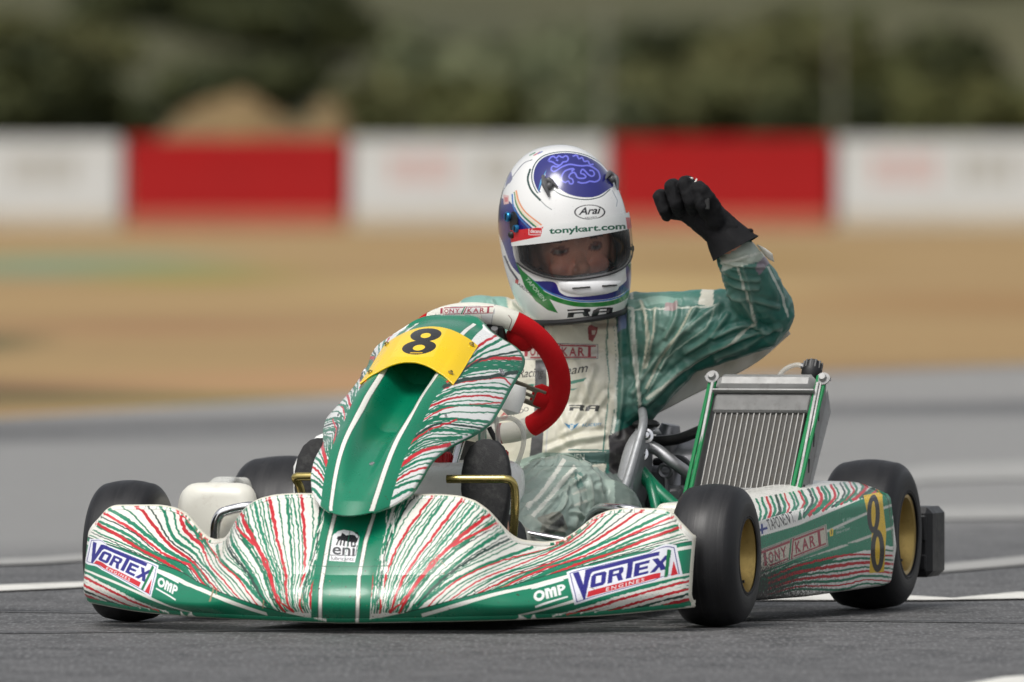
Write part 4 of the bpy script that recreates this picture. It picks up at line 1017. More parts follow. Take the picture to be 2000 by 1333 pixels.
S_.fill([(1558, 1017), (1567, 1014), (1562, 994)], (30, 110, 80))
logo_tk(S_, [(1482, 1120), (1618, 1066), (1614, 1024), (1478, 1076)], (196, 190, 172))
S_.fill([(1621, 1048), (1627, 1046), (1628, 1034), (1624, 1032), (1620, 1037)], (228, 196, 40)); S_.stroke([(1624, 1044), (1625, 1037), (1623, 1035)], 1.6, (30, 30, 30))
S_.text('FERRARI', (1634, 1036), (1650, 1030), 4, (210, 216, 210)); S_.text('DRIVER ACADEMY', (1634, 1043), (1661, 1034), 4, (210, 216, 210))
S_.text('T. Hamachi', (1646, 1020), (1684, 1010), 6, (170, 205, 190), .01, .3)
S_.fill([(1698, 1120), (1727, 1117), (1731, 1040), (1722, 960), (1686, 968), (1703, 1040)], (226, 186, 26))
for (cx, cy, rx, ry) in ((1706, 1004, 12.5, 38), (1714, 1076, 13.5, 42)):
    t_ = np.linspace(0, 2*math.pi, 30, endpoint=False)
    S_.fill_uv([S_.uv(np.stack([cx+rx*np.cos(t_), cy+ry*np.sin(t_)], -1)), S_.uv(np.stack([cx+rx*.34*np.cos(t_), cy+ry*.66*np.sin(t_)], -1))], (34, 32, 28))
cw = S_.cv.shape[1]; S_.cv[:, -int(.012*cw):] = lin((224, 222, 208)); S_.cv[:, :int(.02*cw)] = lin((224, 222, 208))
M_pod = paintmat('side_pod_print', .28, .35, 1.0)
def add_mud(m):
    nt = m.node_tree; b = nt.nodes['Principled BSDF']; src = b.inputs['Base Color'].links[0].from_socket
    v = obj_vec(nt); tc = nt.nodes.new('ShaderNodeTexCoord'); sx = nt.nodes.new('ShaderNodeSeparateXYZ'); nt.links.new(tc.outputs['Object'], sx.inputs[0])
    def mr(s_, a, b_, c, d):
        n = nt.nodes.new('ShaderNodeMapRange'); nt.links.new(s_, n.inputs[0])
        for i, q in enumerate((a, b_, c, d)): n.inputs[i+1].default_value = q
        return n.outputs[0]
    low = mr(sx.outputs[2], .04, .17, 1, 0); fr = mr(sx.outputs[1], .18, .75, 1, 0)
    k = nt.nodes.new('ShaderNodeMath'); k.operation = 'MULTIPLY'; nt.links.new(low, k.inputs[0]); nt.links.new(fr, k.inputs[1])
    n_ = noise_node(nt, 300, 4, .7, v); ad = nt.nodes.new('ShaderNodeMath'); ad.operation = 'MULTIPLY_ADD'; ad.inputs[1].default_value = .42; nt.links.new(k.outputs[0], ad.inputs[0]); nt.links.new(n_, ad.inputs[2])
    nt.links.new(mixcol(nt, ramp(nt, ad.outputs[0], .60, .72), src, (.02, .018, .015)), b.inputs['Base Color'])
add_mud(M_pod)
def pod(PSx, cols, name_label, flip):
    o = gridmesh(PSx, 'side_pod', M_pod, kart, cols, flip=flip); o['label'] = name_label
    me = o.data; 
    return o
pod1 = pod(PS, S_.cols(), 'side pod with driver name and second number 8', False)
# far pod: plain cream plastic shell with the print on its top
PS2 = pod_surface(-1, 400, 160, .62); c2 = np.empty(PS2.shape, np.float32); c2[:] = lin((228, 226, 214))
for k in range(46):
    j = int(8*k+rg.rand()*6)+24
    if j < 392:
        cc = lin([GREEN, RED, GREEN, GREEN, DARK][k % 5])
        for i in range(70, 128):
            jj = j+int(6*math.sin(i*.07)+rg.randn()*.8); c2[i, max(0, jj):max(0, jj)+(2 if k % 3 else 4)] = cc
pod2 = pod(PS2, c2, 'far side pod, cream plastic with print on top', True)
def podcap(PSx, j, parent, out):
    ring = PSx[:, j]; g = G(); c = ring.mean(0); V = []; F = []; n = len(ring)
    for k, (s_, d) in enumerate(((1, 0), (.93, .012), (.8, .02), (.5, .024), (0.02, .024))):
        V += list(c+(ring-c)*s_+np.array([0, out*d, 0]))
    for k in range(4):
        for i in range(n): F.append([k*n+i, k*n+(i+1) % n, (k+1)*n+(i+1) % n, (k+1)*n+i])
    g.add(V, F); build(g, 'end_moulding', M_whitep, parent, auto=60)
for (PSx, p) in ((PS[::6], pod1), (PS2[::4], pod2)): podcap(PSx, 0, p, -1); podcap(PSx, -1, p, 1)
# cream upright moulding and bumper loop in front of the far pod
g = G()
def loft(g, secs, n=20, mi=0, cap=True):
    """secs: list of (centre, half_x, half_z, power) rings in planes of constant Y"""
    V = []; F = []
    for (c, a, b, p) in secs:
        for k in range(n):
            t = 2*math.pi*k/n; cs, sn = math.cos(t), math.sin(t)
            V.append([c[0]+a*np.sign(cs)*abs(cs)**p, c[1], c[2]+b*np.sign(sn)*abs(sn)**p])
    for i in range(len(secs)-1):
        for k in range(n): F.append([i*n+k, i*n+(k+1) % n, (i+1)*n+(k+1) % n, (i+1)*n+k])
    if cap: F.append(list(range(n))[::-1]); F.append([(len(secs)-1)*n+k for k in range(n)])
    return g.add(V, F, mi)
g = G()
loft(g, [((-.428, .118, .150), .050, .080, .5), ((-.428, .122, .150), .066, .096, .42), ((-.430, .14, .152), .076, .104, .38), ((-.45, .20, .150), .078, .100, .38)], 32)
build(g, 'pod_front_moulding', M_whitep, pod2, auto=60)
for sd_ in (-1, 1):
    g = G(); g.tube(spline([[sd_*.405, .30, .05], [sd_*.41, .14, .055], [sd_*.420, .098, .085], [sd_*.424, .092, .16], [sd_*.418, .092, .192], [sd_*.400, .095, .205], [sd_*.345, .11, .213], [sd_*.27, .22, .20], [sd_*.2, .34, .1]], 70), .0095, 14)
    build(g, 'side_bumper_bar', M_chrome, kart)

# ---- radiator on the driver's left
rad = empty('radiator', (.47, .68, .2), 0, parent=kart); ORIG[rad.name] = np.array([.47, .68, .2])
RO = np.array([.358, .60, .185]); RU = np.array([1.0, 0, 0]); RV = np.array([.016, .15, .266]); RH = np.linalg.norm(RV); RV /= RH; RN = np.cross(RU, RV)
RN /= np.linalg.norm(RN); RM = np.stack([RU, RV, RN], 1)
def rp(x, y, z=0): return RO+RU*x+RV*y+RN*z
W_r = .196
g = G(); g.box(rp(W_r/2, .113, -.012), [W_r-.02, .226, .03], RM)
M_fin = mat('radiator_fins', rgb(92, 88, 80), .7, .2, var=.3, vscale=120, bmp=.5, bscale=500, dirt=.4, dirtcol=(.05, .045, .04))
def finmat():
    m, nt, b = newmat('radiator_core'); v = obj_vec(nt); wv = nt.nodes.new('ShaderNodeTexWave'); wv.bands_direction = 'Z'; wv.inputs['Scale'].default_value = 260; wv.inputs['Distortion'].default_value = .6
    nt.links.new(v, wv.inputs[0]); c = mixcol(nt, wv.outputs[0], (.05, .047, .043), (.14, .135, .125)); c = mixcol(nt, ramp(nt, noise_node(nt, 40, 5, .7, v), .5, .7), c, (.085, .075, .06))
    nt.links.new(c, b.inputs['Base Color']); b.inputs['Roughness'].default_value = .65; bump(nt, b, wv.outputs[0], .5, .001); return m
build(g, 'core', finmat(), rad)
g = G()
for k in range(17): g.box(rp(.012+k*(W_r-.024)/16, .113, .0045), [.0018, .224, .003], RM)
build(g, 'core_tube', mat('core_tube_metal', (.30, .295, .28), .5, .2, var=.15), rad)
M_alu2 = mat('brushed_aluminium', (.33, .33, .322), .5, .2, var=.12, bmp=.1, dirt=.4, dirtcol=(.14, .12, .1))
M_alu3 = mat('painted_header', (.17, .17, .165), .6, .1, var=.12, dirt=.4)
g = G(); g.box(rp(W_r/2+.002, .240, -.006), [W_r-.008, .040, .034], RM, bev=.004); build(g, 'lower_header', M_alu3, rad)
g = G(); g.box(rp(W_r/2+.002, .283, -.004), [W_r-.004, .038, .046], RM, bev=.012); g.box(rp(W_r/2+.002, .2625, .004), [W_r+.002, .004, .034], RM, bev=.001); build(g, 'top_tank', M_alu2, rad)
for sx_ in (-.004, W_r+.004):
    g = G(); g.box(rp(sx_, .14, -.012), [.006, .29, .046], RM, bev=.001); build(g, 'side_plate', M_alu2, rad)
g = G()
g.prism([rp(W_r+.008, -.01, -.03), rp(W_r+.012, .26, -.03), rp(W_r+.010, .30, -.014), rp(W_r+.008, .30, .008), rp(W_r+.008, .0, .008)], [.003, 0, 0]); g.prism([rp(W_r+.011, .0, -.034), rp(W_r+.022, .25, -.045), rp(W_r+.012, .29, -.03)], [.002, 0, 0]); build(g, 'bracket_plate', M_alu2, rad)
for k in range(4):
    g = G(); g.box(rp(W_r+.0125, .06+k*.055, -.008), [.002, .026, .006], RM @ np.array([[1, 0, 0], [0, .9, -.43], [0, .43, .9]])); build(g, 'bracket_slot', M_black, rad)
for (a, b, o) in (((-.012, .300, -.002), (-.016, -.02, .012), 0), ((-.002, .300, .002), (-.006, -.02, .014), 0), ((W_r+.002, .300, .004), (W_r-.006, -.02, .016), 0), ((W_r+.014, .298, 0), (W_r+.006, -.02, .012), 0)):
    g = G(); g.tube([rp(*a), rp(*b)], .0042, 8); build(g, 'elastic_strap', mat('green_strap', rgb(0, 128, 70), .6, var=.15) if 'green_strap' not in bpy.data.materials else bpy.data.materials['green_strap'], rad)
for (x, y) in ((-.008, .297), (W_r+.012, .294)):
    g = G(); g.lathe([(0, .012), (.006, .012), (.008, .004), (.013, .003), (.013, 0), (.0, 0)], rp(x, y, .004), RN, 18); g.lathe([(0, .014), (.004, .014), (.004, 0)], rp(x, y, .004), RU if x > .1 else -RU, 10); build(g, 'strap_peg', M_alu2, rad)
g = G(); c_ = rp(W_r-.018, .312, -.012); g.lathe([(0, .028), (.012, .028), (.017, .024), (.018, .010), (.0195, .009), (.0195, 0), (.014, -.01)], c_, RV, 24)
for k in range(12):
    a = k*math.pi/6; g.box(c_+RV*.017+RU*math.cos(a)*.0175+RN*math.sin(a)*.0175, [.003, .016, .003], RM)
build(g, 'filler_cap', M_black, rad)
g = G(); g.tube(spline([rp(W_r-.036, .330, -.012), rp(W_r-.052, .334, -.014), rp(W_r-.075, .326, -.02), rp(W_r-.092, .300, -.03), rp(W_r-.10, .26, -.045)], 24), .0045, 10); build(g, 'overflow_hose', M_clearhose, rad)
g = G(); g.tube([rp(W_r-.040, .331, -.012), rp(W_r-.026, .328, -.012)], .006, 10); build(g, 'hose_clip', M_steel, rad)
g = G(); P_ = [(.085, -.005), (.095, .016), (.14, .016), (.15, -.005)]
g.tube([rp(.080, .028, .03), rp(.086, .044, .03), rp(.130, .044, .03), rp(.138, .028, .03)], .003, 8)
for k in range(5): g.tube([rp(.090+k*.009, .030, .03), rp(.091+k*.009, .044, .03)], .0018, 6)
g.box(rp(.108, .026, .024), [.066, .01, .016], RM, bev=.002); build(g, 'thermostat_bracket', M_alu2, rad)
g = G(); g.box([.47, .56, .178], [.24, .10, .012], bev=.003); build(g, 'radiator_support', M_alu2, rad)

# ---- rear bumper
g = G()
g.box([0, 1.285, .125], [1.20, .05, .10], bev=.02)
for sd_ in (-1, 1):
    g.box([sd_*.628, 1.27, .123], [.10, .12, .134], bev=.012)
    g.box([sd_*.634, 1.206, .150], [.07, .008, .05], bev=.003); g.box([sd_*.634, 1.206, .085], [.07, .008, .03], bev=.003)
build(g, 'rear_bumper', M_black, kart)
# ---- chassis
g = G()
for sd_ in (-1, 1):
    g.tube(spline([[sd_*.16, -.30, .075], [sd_*.17, -.12, .07], [sd_*.27, .12, .055], [sd_*.30, .45, .05], [sd_*.26, .8, .055], [sd_*.33, 1.2, .07]], 40), .015, 12)
    g.tube([[sd_*.20, 0, .07], [sd_*.47, 0, .09]], .015, 12); g.tube(spline([[sd_*.30, .2, .05], [sd_*.42, .22, .06], [sd_*.46, .3, .07], [sd_*.46, .7, .07], [sd_*.3, .75, .06]], 24), .010, 10)
g.tube([[-.3, .40, .05], [.3, .40, .05]], .015, 12); g.tube([[-.20, 0, .07], [.20, 0, .07]], .015, 12); g.tube([[-.26, .8, .055], [.26, .8, .055]], .015); g.tube([[-.3, 1.2, .07], [.3, 1.2, .07]], .014)
build(g, 'chassis_frame', M_green, kart)
g = G(); g.box([0, .12, .036], [.50, .86, .004], bev=.001); build(g, 'floor_tray', M_alu, kart)
g = G(); g.tube([[-.55, 1.05, .1425], [.55, 1.05, .1425]], .025, 20); build(g, 'rear_axle', M_steel, kart)
g = G(); g.lathe([(.03, -.006), (.095, -.004), (.098, 0), (.095, .004), (.03, .006)], [.16, 1.05, .1425], (1, 0, 0), 48); build(g, 'brake_disc', M_steel, kart)
for sd_ in (-1, 1):
    g = G(); g.tube([[sd_*.46, 0, .07], [sd_*.465, 0, .20]], .009, 10); g.box([sd_*.48, 0, .13], [.03, .045, .05], bev=.006); g.tube([[sd_*.47, 0, .1315], [sd_*.60, 0, .1315]], .010, 12); g.tube([[sd_*.47, .0, .12], [sd_*.44, .09, .12]], .007, 8)
    build(g, 'stub_axle', M_steel, kart)
    g = G(); g.tube([[sd_*.03, .03, .195], [sd_*.44, .07, .125]], .0062, 12); g.ball([sd_*.44, .07, .125], .011, 12, 8); build(g, 'tie_rod', M_chrome, kart)
# ---- steering
stw = empty('steering_wheel', (0, .44, .455), 0, parent=kart); ORIG[stw.name] = np.array([0, .44, .455])
SC = np.array([0, .44, .455]); TI = R(35); SU = np.array([0, -math.sin(TI), math.cos(TI)]); SX = np.array([1.0, 0, 0]); SN = np.cross(SX, SU)   # SN: forward-down
if SN[1] > 0: SN = -SN
def rimc(a, Rr=.146):
    r = Rr*(1-.05*max(0, -math.sin(a))**3-.03*max(0, math.sin(a))**6); return SC+SX*r*math.cos(a)*1.0+SU*r*math.sin(a)
def torus_grid(a0, a1, nu, nv, r=.0185):
    P = np.zeros((nv, nu, 3))
    for j, a in enumerate(np.linspace(a0, a1, nu)):
        c = rimc(a); t = rimc(a+.01)-rimc(a-.01); t /= np.linalg.norm(t); n = c-SC; n -= t*n.dot(t); n /= np.linalg.norm(n)
        for i, b in enumerate(np.linspace(0, 2*math.pi, nv)): P[i, j] = c+n*r*math.cos(b)*1.08+SN*r*math.sin(b)
    return P
M_suede = mat('red_suede', rgb(184, 14, 22), .85, var=.12, vscale=60, bmp=.3, bscale=900, spec=.2)
M_leath = paintmat('cream_leather', .55, .05, .3, bmp=.25, bscale=700)
A1, A2 = R(57), R(-58)
TG = torus_grid(A1, math.pi-A1, 460, 150); T_ = Paint(TG, (222, 220, 208), coarse=2)
logo_tk(T_, [(849, 617), (966, 614), (968, 597), (850, 600)], (206, 206, 204), (150, 40, 62), (110, 110, 116))
T_.stroke([(993, 616), (1000, 626), (992, 648)], 1.3, (90, 30, 30))
gridmesh(TG, 'top_grip', M_leath, stw, T_.cols())
TB = torus_grid(-math.pi-A2, A2, 200, 60); TBp = Paint(TB, (218, 216, 204), coarse=2)
TBp.stroke([(975, 862), (1005, 852), (1040, 842)], 1.5, (150, 40, 40)); TBp.stroke([(975, 866), (1005, 857), (1042, 846)], 1.5, (150, 40, 40))
gridmesh(TB, 'bottom_grip', M_leath, stw, TBp.cols())
for (a0, a1) in ((A2, A1), (math.pi-A1, math.pi-A2)):
    rs = torus_grid(a0, a1, 90, 40, .0192)
    g = G(); nv_, nu_ = rs.shape[:2]
    F = [[i*nu_+j, i*nu_+j+1, (i+1)*nu_+j+1, (i+1)*nu_+j] for i in range(nv_-1) for j in range(nu_-1)]
    g.add(rs.reshape(-1, 3), F)
    sgn = 1 if math.cos((a0+a1)/2) > 0 else -1
    for aa in (R(44), R(-26)):       # padded ears round the spokes
        a = aa if sgn > 0 else math.pi-aa
        c = rimc(a, .128); d = (SC-c); d /= np.linalg.norm(d); s2 = np.cross(SN, d)
        g.box(c+d*.004, [.052, .056 if aa > 0 else .050, .030], np.stack([d, s2, SN], 1), bev=.011)
    build(g, 'red_grip', M_suede, stw, auto=60)
g = G(); g.lathe([(0, .008), (.034, .008), (.036, .004), (.036, -.004), (0, -.004)], SC+SN*.012, -SN, 32)
build(g, 'hub', M_black, stw)
M_spoke = mat('anodised_spoke', rgb(120, 114, 100), .4, .5, var=.1)
for a in (R(-26), math.pi+R(26)):
    u = SX*math.cos(a)+SU*math.sin(a); v_ = np.cross(SN, u); c0 = SC+SN*.010
    for o in (-.0175, -.004, .0095, .0175):
        wd_ = .006
    for (o, wd_) in ((-.0155, .012), (0, .005), (.0155, .012)):
        g = G(); 
    g = G()
    for (o, wd_) in ((-.0165, .011), (0, .007), (.0165, .011)): g.box(c0+u*.072+v_*o, [.062, wd_, .004], np.stack([u, v_, SN], 1), bev=.001)
    g.box(c0+u*.034, [.018, .044, .004], np.stack([u, v_, SN], 1), bev=.001); g.box(c0+u*.112, [.020, .044, .0042], np.stack([u, v_, SN], 1), bev=.001)
    build(g, 'spoke', M_spoke, stw)
g = G(); c0 = SC+SU*.070+SN*.010
g.prism([c0+SX*x+SU*y for x, y in ((-.055, -.05), (.055, -.05), (.062, .0), (.060, .052), (-.060, .052), (-.062, 0))], SN*.012)
build(g, 'display_mount', M_black, stw)
g = G(); cb = at(965, 656, Y=.36); g.tube([cb, cb+np.array([.004, -.012, .014])], .0065, 12); g.tube([cb+[0, .004, -.005], cb+[-.002, .012, -.016]], .005, 10); build(g, 'switch', M_steel, stw)
g = G(); col0 = SC+SN*.012; g.tube([col0, [0.0, .36, .40]], .012, 14); build(g, 'hub_boss', M_black, stw)
g = G(); g.tube([[0, .385, .415], at(898, 868, Y=.245), at(867, 975, Y=.10), [-.0, -.02, .10]], .0078, 14); build(g, 'steering_column', M_chrome, kart)
g = G(); 
for sd_ in (-1, 1): g.tube(spline([[sd_*.035, .30, .385], [sd_*.06, .22, .30], [sd_*.12, .12, .08]], 14), .008, 10)
build(g, 'column_stay', M_green, kart)

# ---- fuel tank between the legs
g = G()
loft(g, [((.02, .10, .17), .07, .07, .5), ((.02, .105, .17), .085, .10, .42), ((.022, .14, .175), .100, .118, .38), ((.022, .26, .18), .105, .118, .38), ((.022, .33, .17), .095, .10, .42)], 32)
tank = build(g, 'fuel_tank', M_tank, kart, auto=60)
def cap_at(c, name='tank_cap'):
    g = G(); g.lathe([(.010, -.03), (.013, -.012)], c, (0, 0, 1), 20); build(g, 'neck', M_tank, tank)
    g = G(); g.lathe([(0, .016), (.0135, .016), (.015, .012), (.015, -.004), (0, -.004)], c, (0, 0, 1), 24)
    for k in range(16): a = k*math.pi/8; g.box(np.array(c)+[.015*math.cos(a), .015*math.sin(a), .005], [.003, .003, .016])
    build(g, name, M_redp, tank)
cA = at(976, 896, Y=.17); cB = at(866, 900, Y=.20)
cap_at(cA); cap_at(cB)
g = G(); loft(g, [(cA+[-.004, -.05, -.06], .018, .03, .7), (cA+[-.004, -.045, -.055], .032, .045, .6), (cA+[0, 0, -.05], .042, .048, .6), (cA+[0, .05, -.05], .035, .04, .6)], 24); build(g, 'expansion_bottle', M_tank, tank, auto=60)
g = G(); g.tube(spline([cA+[0, 0, .012], at(973, 860, Y=.17), at(969, 820, Y=.18), at(958, 806, Y=.22)], 20), .0048, 10); build(g, 'breather_hose', M_clearhose, kart)
g = G(); g.tube(spline([at(943, 868, Y=.22), at(946, 838, Y=.22), at(966, 822, Y=.22), at(1000, 818, Y=.22), at(1020, 838, Y=.22), at(1022, 870, Y=.22), at(1008, 915, Y=.24), at(995, 960, Y=.26)], 50), .0046, 10); build(g, 'fuel_hose', M_clearhose, kart)
g = G(); g.tube(spline([at(955, 835, Y=.28), at(972, 870, Y=.28), at(990, 920, Y=.28), at(998, 960, Y=.28)], 20), .005, 8); build(g, 'brake_hose', M_hose, kart)
g = G(); g.lathe([(0, .02), (.018, .02), (.022, .0), (.020, -.03), (0, -.04)], at(1004, 772, Y=.30), (.3, .1, 1), 20); build(g, 'reservoir', M_tank, kart)

# ---- pedals
def pedal(sd_, x0, x1, px_bar, yb):
    Y = -.235; a = at(px_bar[0], yb, Y=Y); b = at(px_bar[1], yb, Y=Y)
    g = G()
    if sd_ > 0: P = [a, b, b+[.012, .004, -.004], b+[.017, .010, -.022], b+[.014, .02, -.07], [b[0]-.005, -.18, .10], [b[0]-.015, -.16, .06]]
    else: P = [b, a, a+[-.006, .004, -.004], a+[.002, .010, -.022], a+[.008, .02, -.07], [a[0]+.01, -.18, .10], [a[0]+.015, -.16, .06]]
    P = np.array(P); Q = np.concatenate([P[:1], spline(P[1:], 30)])
    g.tube(Q, .0078, 14); o = build(g, 'pedal', M_goldc, kart)
    g = G(); c = P[-1]; g.tube([c-[.02, 0, 0], c+[.02, 0, 0]], .009, 10); build(g, 'pivot', M_steel, o)
pedal(1, 0, 0, (873, 985), 936); pedal(-1, 0, 0, (582, 660), 931)

# ---- seat
def seat_surface():
    st = [((.46, .075), (.17, .46, .11)), ((.60, .048), (.195, .57, .165)), ((.76, .042), (.212, .655, .225)), ((.90, .08), (.222, .715, .30)), ((.985, .20), (.225, .765, .362)), ((1.03, .34), (.175, .90, .40)), ((1.055, .45), (.10, 1.0, .455)), ((1.06, .47), (.03, 1.05, .472))]
    bt = spline([s[0] for s in st], 60); ed = spline([s[1] for s in st], 60); n = 61; P = np.zeros((60, n, 3))
    for i in range(60):
        for j, u in enumerate(np.linspace(-1, 1, n)):
            a = abs(u); th = a*math.pi/2; x = ed[i, 0]*math.sin(th)**.8 if a > 0 else 0; k = 1-max(0, math.cos(th))**.75
            P[i, j] = (math.copysign(x, u), bt[i, 0]+(ed[i, 1]-bt[i, 0])*k, bt[i, 1]+(ed[i, 2]-bt[i, 1])*k)
    return P
SP_ = seat_surface(); seat = gridmesh(SP_, 'seat', M_seat, kart); sm = seat.modifiers.new('t', 'SOLIDIFY'); sm.thickness = .007; sm.offset = 0
g = G(); g.tube(np.concatenate([SP_[:, 0], SP_[::-1, -1][0:0]]), .007, 10); g.tube(SP_[:, -1], .0085, 12); build(g, 'seat_edge', M_seat, seat)
g = G(); g.tube(spline([at(1256, 838, Y=.79), at(1236, 870, Y=.76), at(1222, 930, Y=.72), at(1212, 1000, Y=.66)], 24), np.linspace(.013, .022, 24), 14, flat=.5); build(g, 'seat_flange', M_seat, seat)
g = G(); g.ball(at(1262, 829, Y=.80), [.026, .03, .010], 18, 8); build(g, 'edge_guard', M_black, seat)
g = G(); c_ = at(1262, 836, Y=.79); g.add([c_+[-.02, 0, .0], c_+[.0, -.004, .006], c_+[.022, 0, .0], c_+[.03, 0, -.012], c_+[.012, -.003, -.012], c_+[-.01, -.003, -.026], c_+[-.026, 0, -.02]], [[0, 1, 2, 3, 4, 5, 6]]); sm = build(g, 'torn_tape', M_seat, seat); s2 = sm.modifiers.new('t', 'SOLIDIFY'); s2.thickness = .004
# ---- seat stays, frame uprights, hoses next to the radiator
g = G(); g.tube(spline([at(1262, 870, Y=.80), at(1285, 880, Y=.80), at(1318, 906, Y=.80), at(1352, 930, Y=.82)], 20), .0115, 12); build(g, 'seat_stay', M_alu, kart)
g = G(); g.tube(spline([at(1256, 846, Y=.80), at(1258, 868, Y=.80), at(1266, 880, Y=.80)], 10), .008, 10); build(g, 'stay_bracket', M_alu, kart)
g = G(); g.tube(spline([at(1243, 872, Y=.77), at(1243, 905, Y=.77), at(1254, 925, Y=.77), at(1290, 965, Y=.75), at(1332, 1004, Y=.72), at(1350, 1040, Y=.70)], 40), .0135, 14)
g.tube(spline([at(1266, 935, Y=.765), at(1276, 965, Y=.74), at(1286, 1010, Y=.72)], 14), .011, 12); build(g, 'frame_upright', M_green, kart)
for (px_, py_) in ((1262, 852), (1252, 887)):
    g = G(); g.lathe([(0, .014), (.006, .013), (.009, .008), (.009, .004), (.014, .003), (.014, 0)], at(px_, py_, Y=.765), (.2, -1, .2), 20); build(g, 'bolt', M_chrome, kart)
g = G(); g.tube(spline([at(1250, 862, Y=.86), at(1290, 862, Y=.86), at(1330, 856, Y=.84), at(1375, 838, Y=.80)], 24), .0105, 12); build(g, 'water_hose', M_hose, kart)
g = G(); g.tube(spline([at(1280, 905, Y=.92), at(1330, 900, Y=.90), at(1352, 935, Y=.85), at(1352, 985, Y=.8)], 24), .010, 10); build(g, 'lower_water_hose', M_hose, kart)
# ---- engine and exhaust low beside the seat
g = G()
g.lathe([(0, .0), (.045, .0), (.055, .01), (.058, .09), (.05, .11), (.0, .11)], at(1300, 915, Y=.98), (1, .1, .0), 28); g.box(at(1292, 960, Y=.95), [.10, .12, .10], bev=.012); g.box(at(1316, 985, Y=.88), [.06, .08, .07], bev=.01)
g.lathe([(.0, .0), (.022, 0), (.024, .03), (.018, .05), (0, .05)], at(1300, 880, Y=.95), (.2, 0, 1), 16)
build(g, 'exhaust_silencer', M_steel, kart, auto=40)
g = G(); c_ = at(1300, 920, Y=.84); g.tube([[c_[0]+.012*math.cos(t), c_[1]-.002, c_[2]+.012*math.sin(t)] for t in np.linspace(0, 6.283, 20, endpoint=False)], .004, 8, closed=True); g.tube([c_+[0, 0, -.012], at(1302, 985, Y=.84)], .006, 8); build(g, 'clamp', M_steel, kart)
g = G()
for k in range(9): g.box([-.37, .80, .16+k*.014], [.12, .12, .006], bev=.002)
g.box([-.36, .82, .12], [.16, .20, .10], bev=.015); g.box([-.37, .78, .29], [.08, .08, .02], bev=.006)
build(g, 'engine', M_alu, kart)
# white intake box on the far side of the driver
g = G()
P0 = [(573, 985), (573, 912), (580, 896), (602, 872), (618, 852), (640, 843), (700, 836), (720, 850), (724, 985)]
fr = [at(x, y, Y=.52) for x, y in P0]; bk = [p+np.array([0, .16, 0]) for p in fr]
cF = np.mean(fr, 0); n = len(fr); V = [cF+(p-cF)*.9+np.array([0, -.012, 0]) for p in fr]+fr+bk
F = [list(range(n))[::-1]]+[[i, (i+1) % n, n+(i+1) % n, n+i] for i in range(n)]+[[n+i, n+(i+1) % n, 2*n+(i+1) % n, 2*n+i] for i in range(n)]+[[2*n+i for i in range(n)]]
g.add(V, F); ib = build(g, 'intake_box', M_tank, kart, auto=30); bv = ib.modifiers.new('b', 'BEVEL'); bv.width = .008; bv.segments = 3
g = G(); g.box([.02, .56, .06], [.12, .10, .012], bev=.003); build(g, 'battery_box', M_black, kart)
# ================================================================== DRIVER
def lwp(p): return l2w(np.array(p, float))
SEATP = np.array([0.04, .82, .12]); sw_ = lwp(SEATP)
drv = empty('person', tuple(sw_), YAW, 'helmeted racing driver seated in the kart, white and teal suit, one black-gloved fist raised', 'person')
ORIG[drv.name] = SEATP
def capsule(g, a, ra, b, rb, n=20, k=6, sq=(1, 1, 1)):
    a, b = np.array(a, float), np.array(b, float); d = b-a; L = np.linalg.norm(d); d = d/L if L > 1e-9 else np.array([0, 0, 1.0]); prof = []
    for t in np.linspace(0, math.pi/2, k): prof.append((ra*math.sin(t), -ra*math.cos(t)))
    for t in np.linspace(math.pi/2, math.pi, k): prof.append((rb*math.sin(t), L-rb*math.cos(t)))
    prof[0] = (1e-4, prof[0][1]); prof[-1] = (1e-4, prof[-1][1])
    i0 = g.n; g.lathe(prof, a, d, n); m = len(prof)
    g.f.append([i0+j for j in range(n)]); g.m.append(0); g.f.append([i0+(m-1)*n+j for j in range(n)][::-1]); g.m.append(0)
    return g
def remeshed(g, vox, smooth=2):
    """union of the overlapping volumes as one continuous surface -> verts, faces(quads/tris)"""
    me = bpy.data.meshes.new('tmp'); me.from_pydata(g.verts().tolist(), [], g.f); me.update()
    bm = bmesh.new(); bm.from_mesh(me); bmesh.ops.recalc_face_normals(bm, faces=bm.faces); bm.to_mesh(me); bm.free()
    o = bpy.data.objects.new('tmp', me); COL.objects.link(o)
    r = o.modifiers.new('r', 'REMESH'); r.mode = 'VOXEL'; r.voxel_size = vox; r.adaptivity = 0
    if smooth: s_ = o.modifiers.new('s', 'SMOOTH'); s_.iterations = smooth; s_.factor = .5
    dg = bpy.context.evaluated_depsgraph_get(); e = o.evaluated_get(dg); m2 = e.to_mesh()
    V = np.zeros(len(m2.vertices)*3, np.float32); m2.vertices.foreach_get('co', V)
    N = np.zeros(len(m2.vertices)*3, np.float32); m2.vertices.foreach_get('normal', N)
    Q = np.array([p.vertices[:] for p in m2.polygons if len(p.vertices) == 4], np.int32)
    e.to_mesh_clear(); bpy.data.objects.remove(o)
    return V.reshape(-1, 3).astype(float), N.reshape(-1, 3).astype(float), Q
def nz(P, sc, off=0):
    """smooth noise at many points"""
    return np.array([mnoise.noise(Vector((float(p[0])*sc[0]+off, float(p[1])*sc[1]+off*.7, float(p[2])*sc[2]-off))) for p in P])
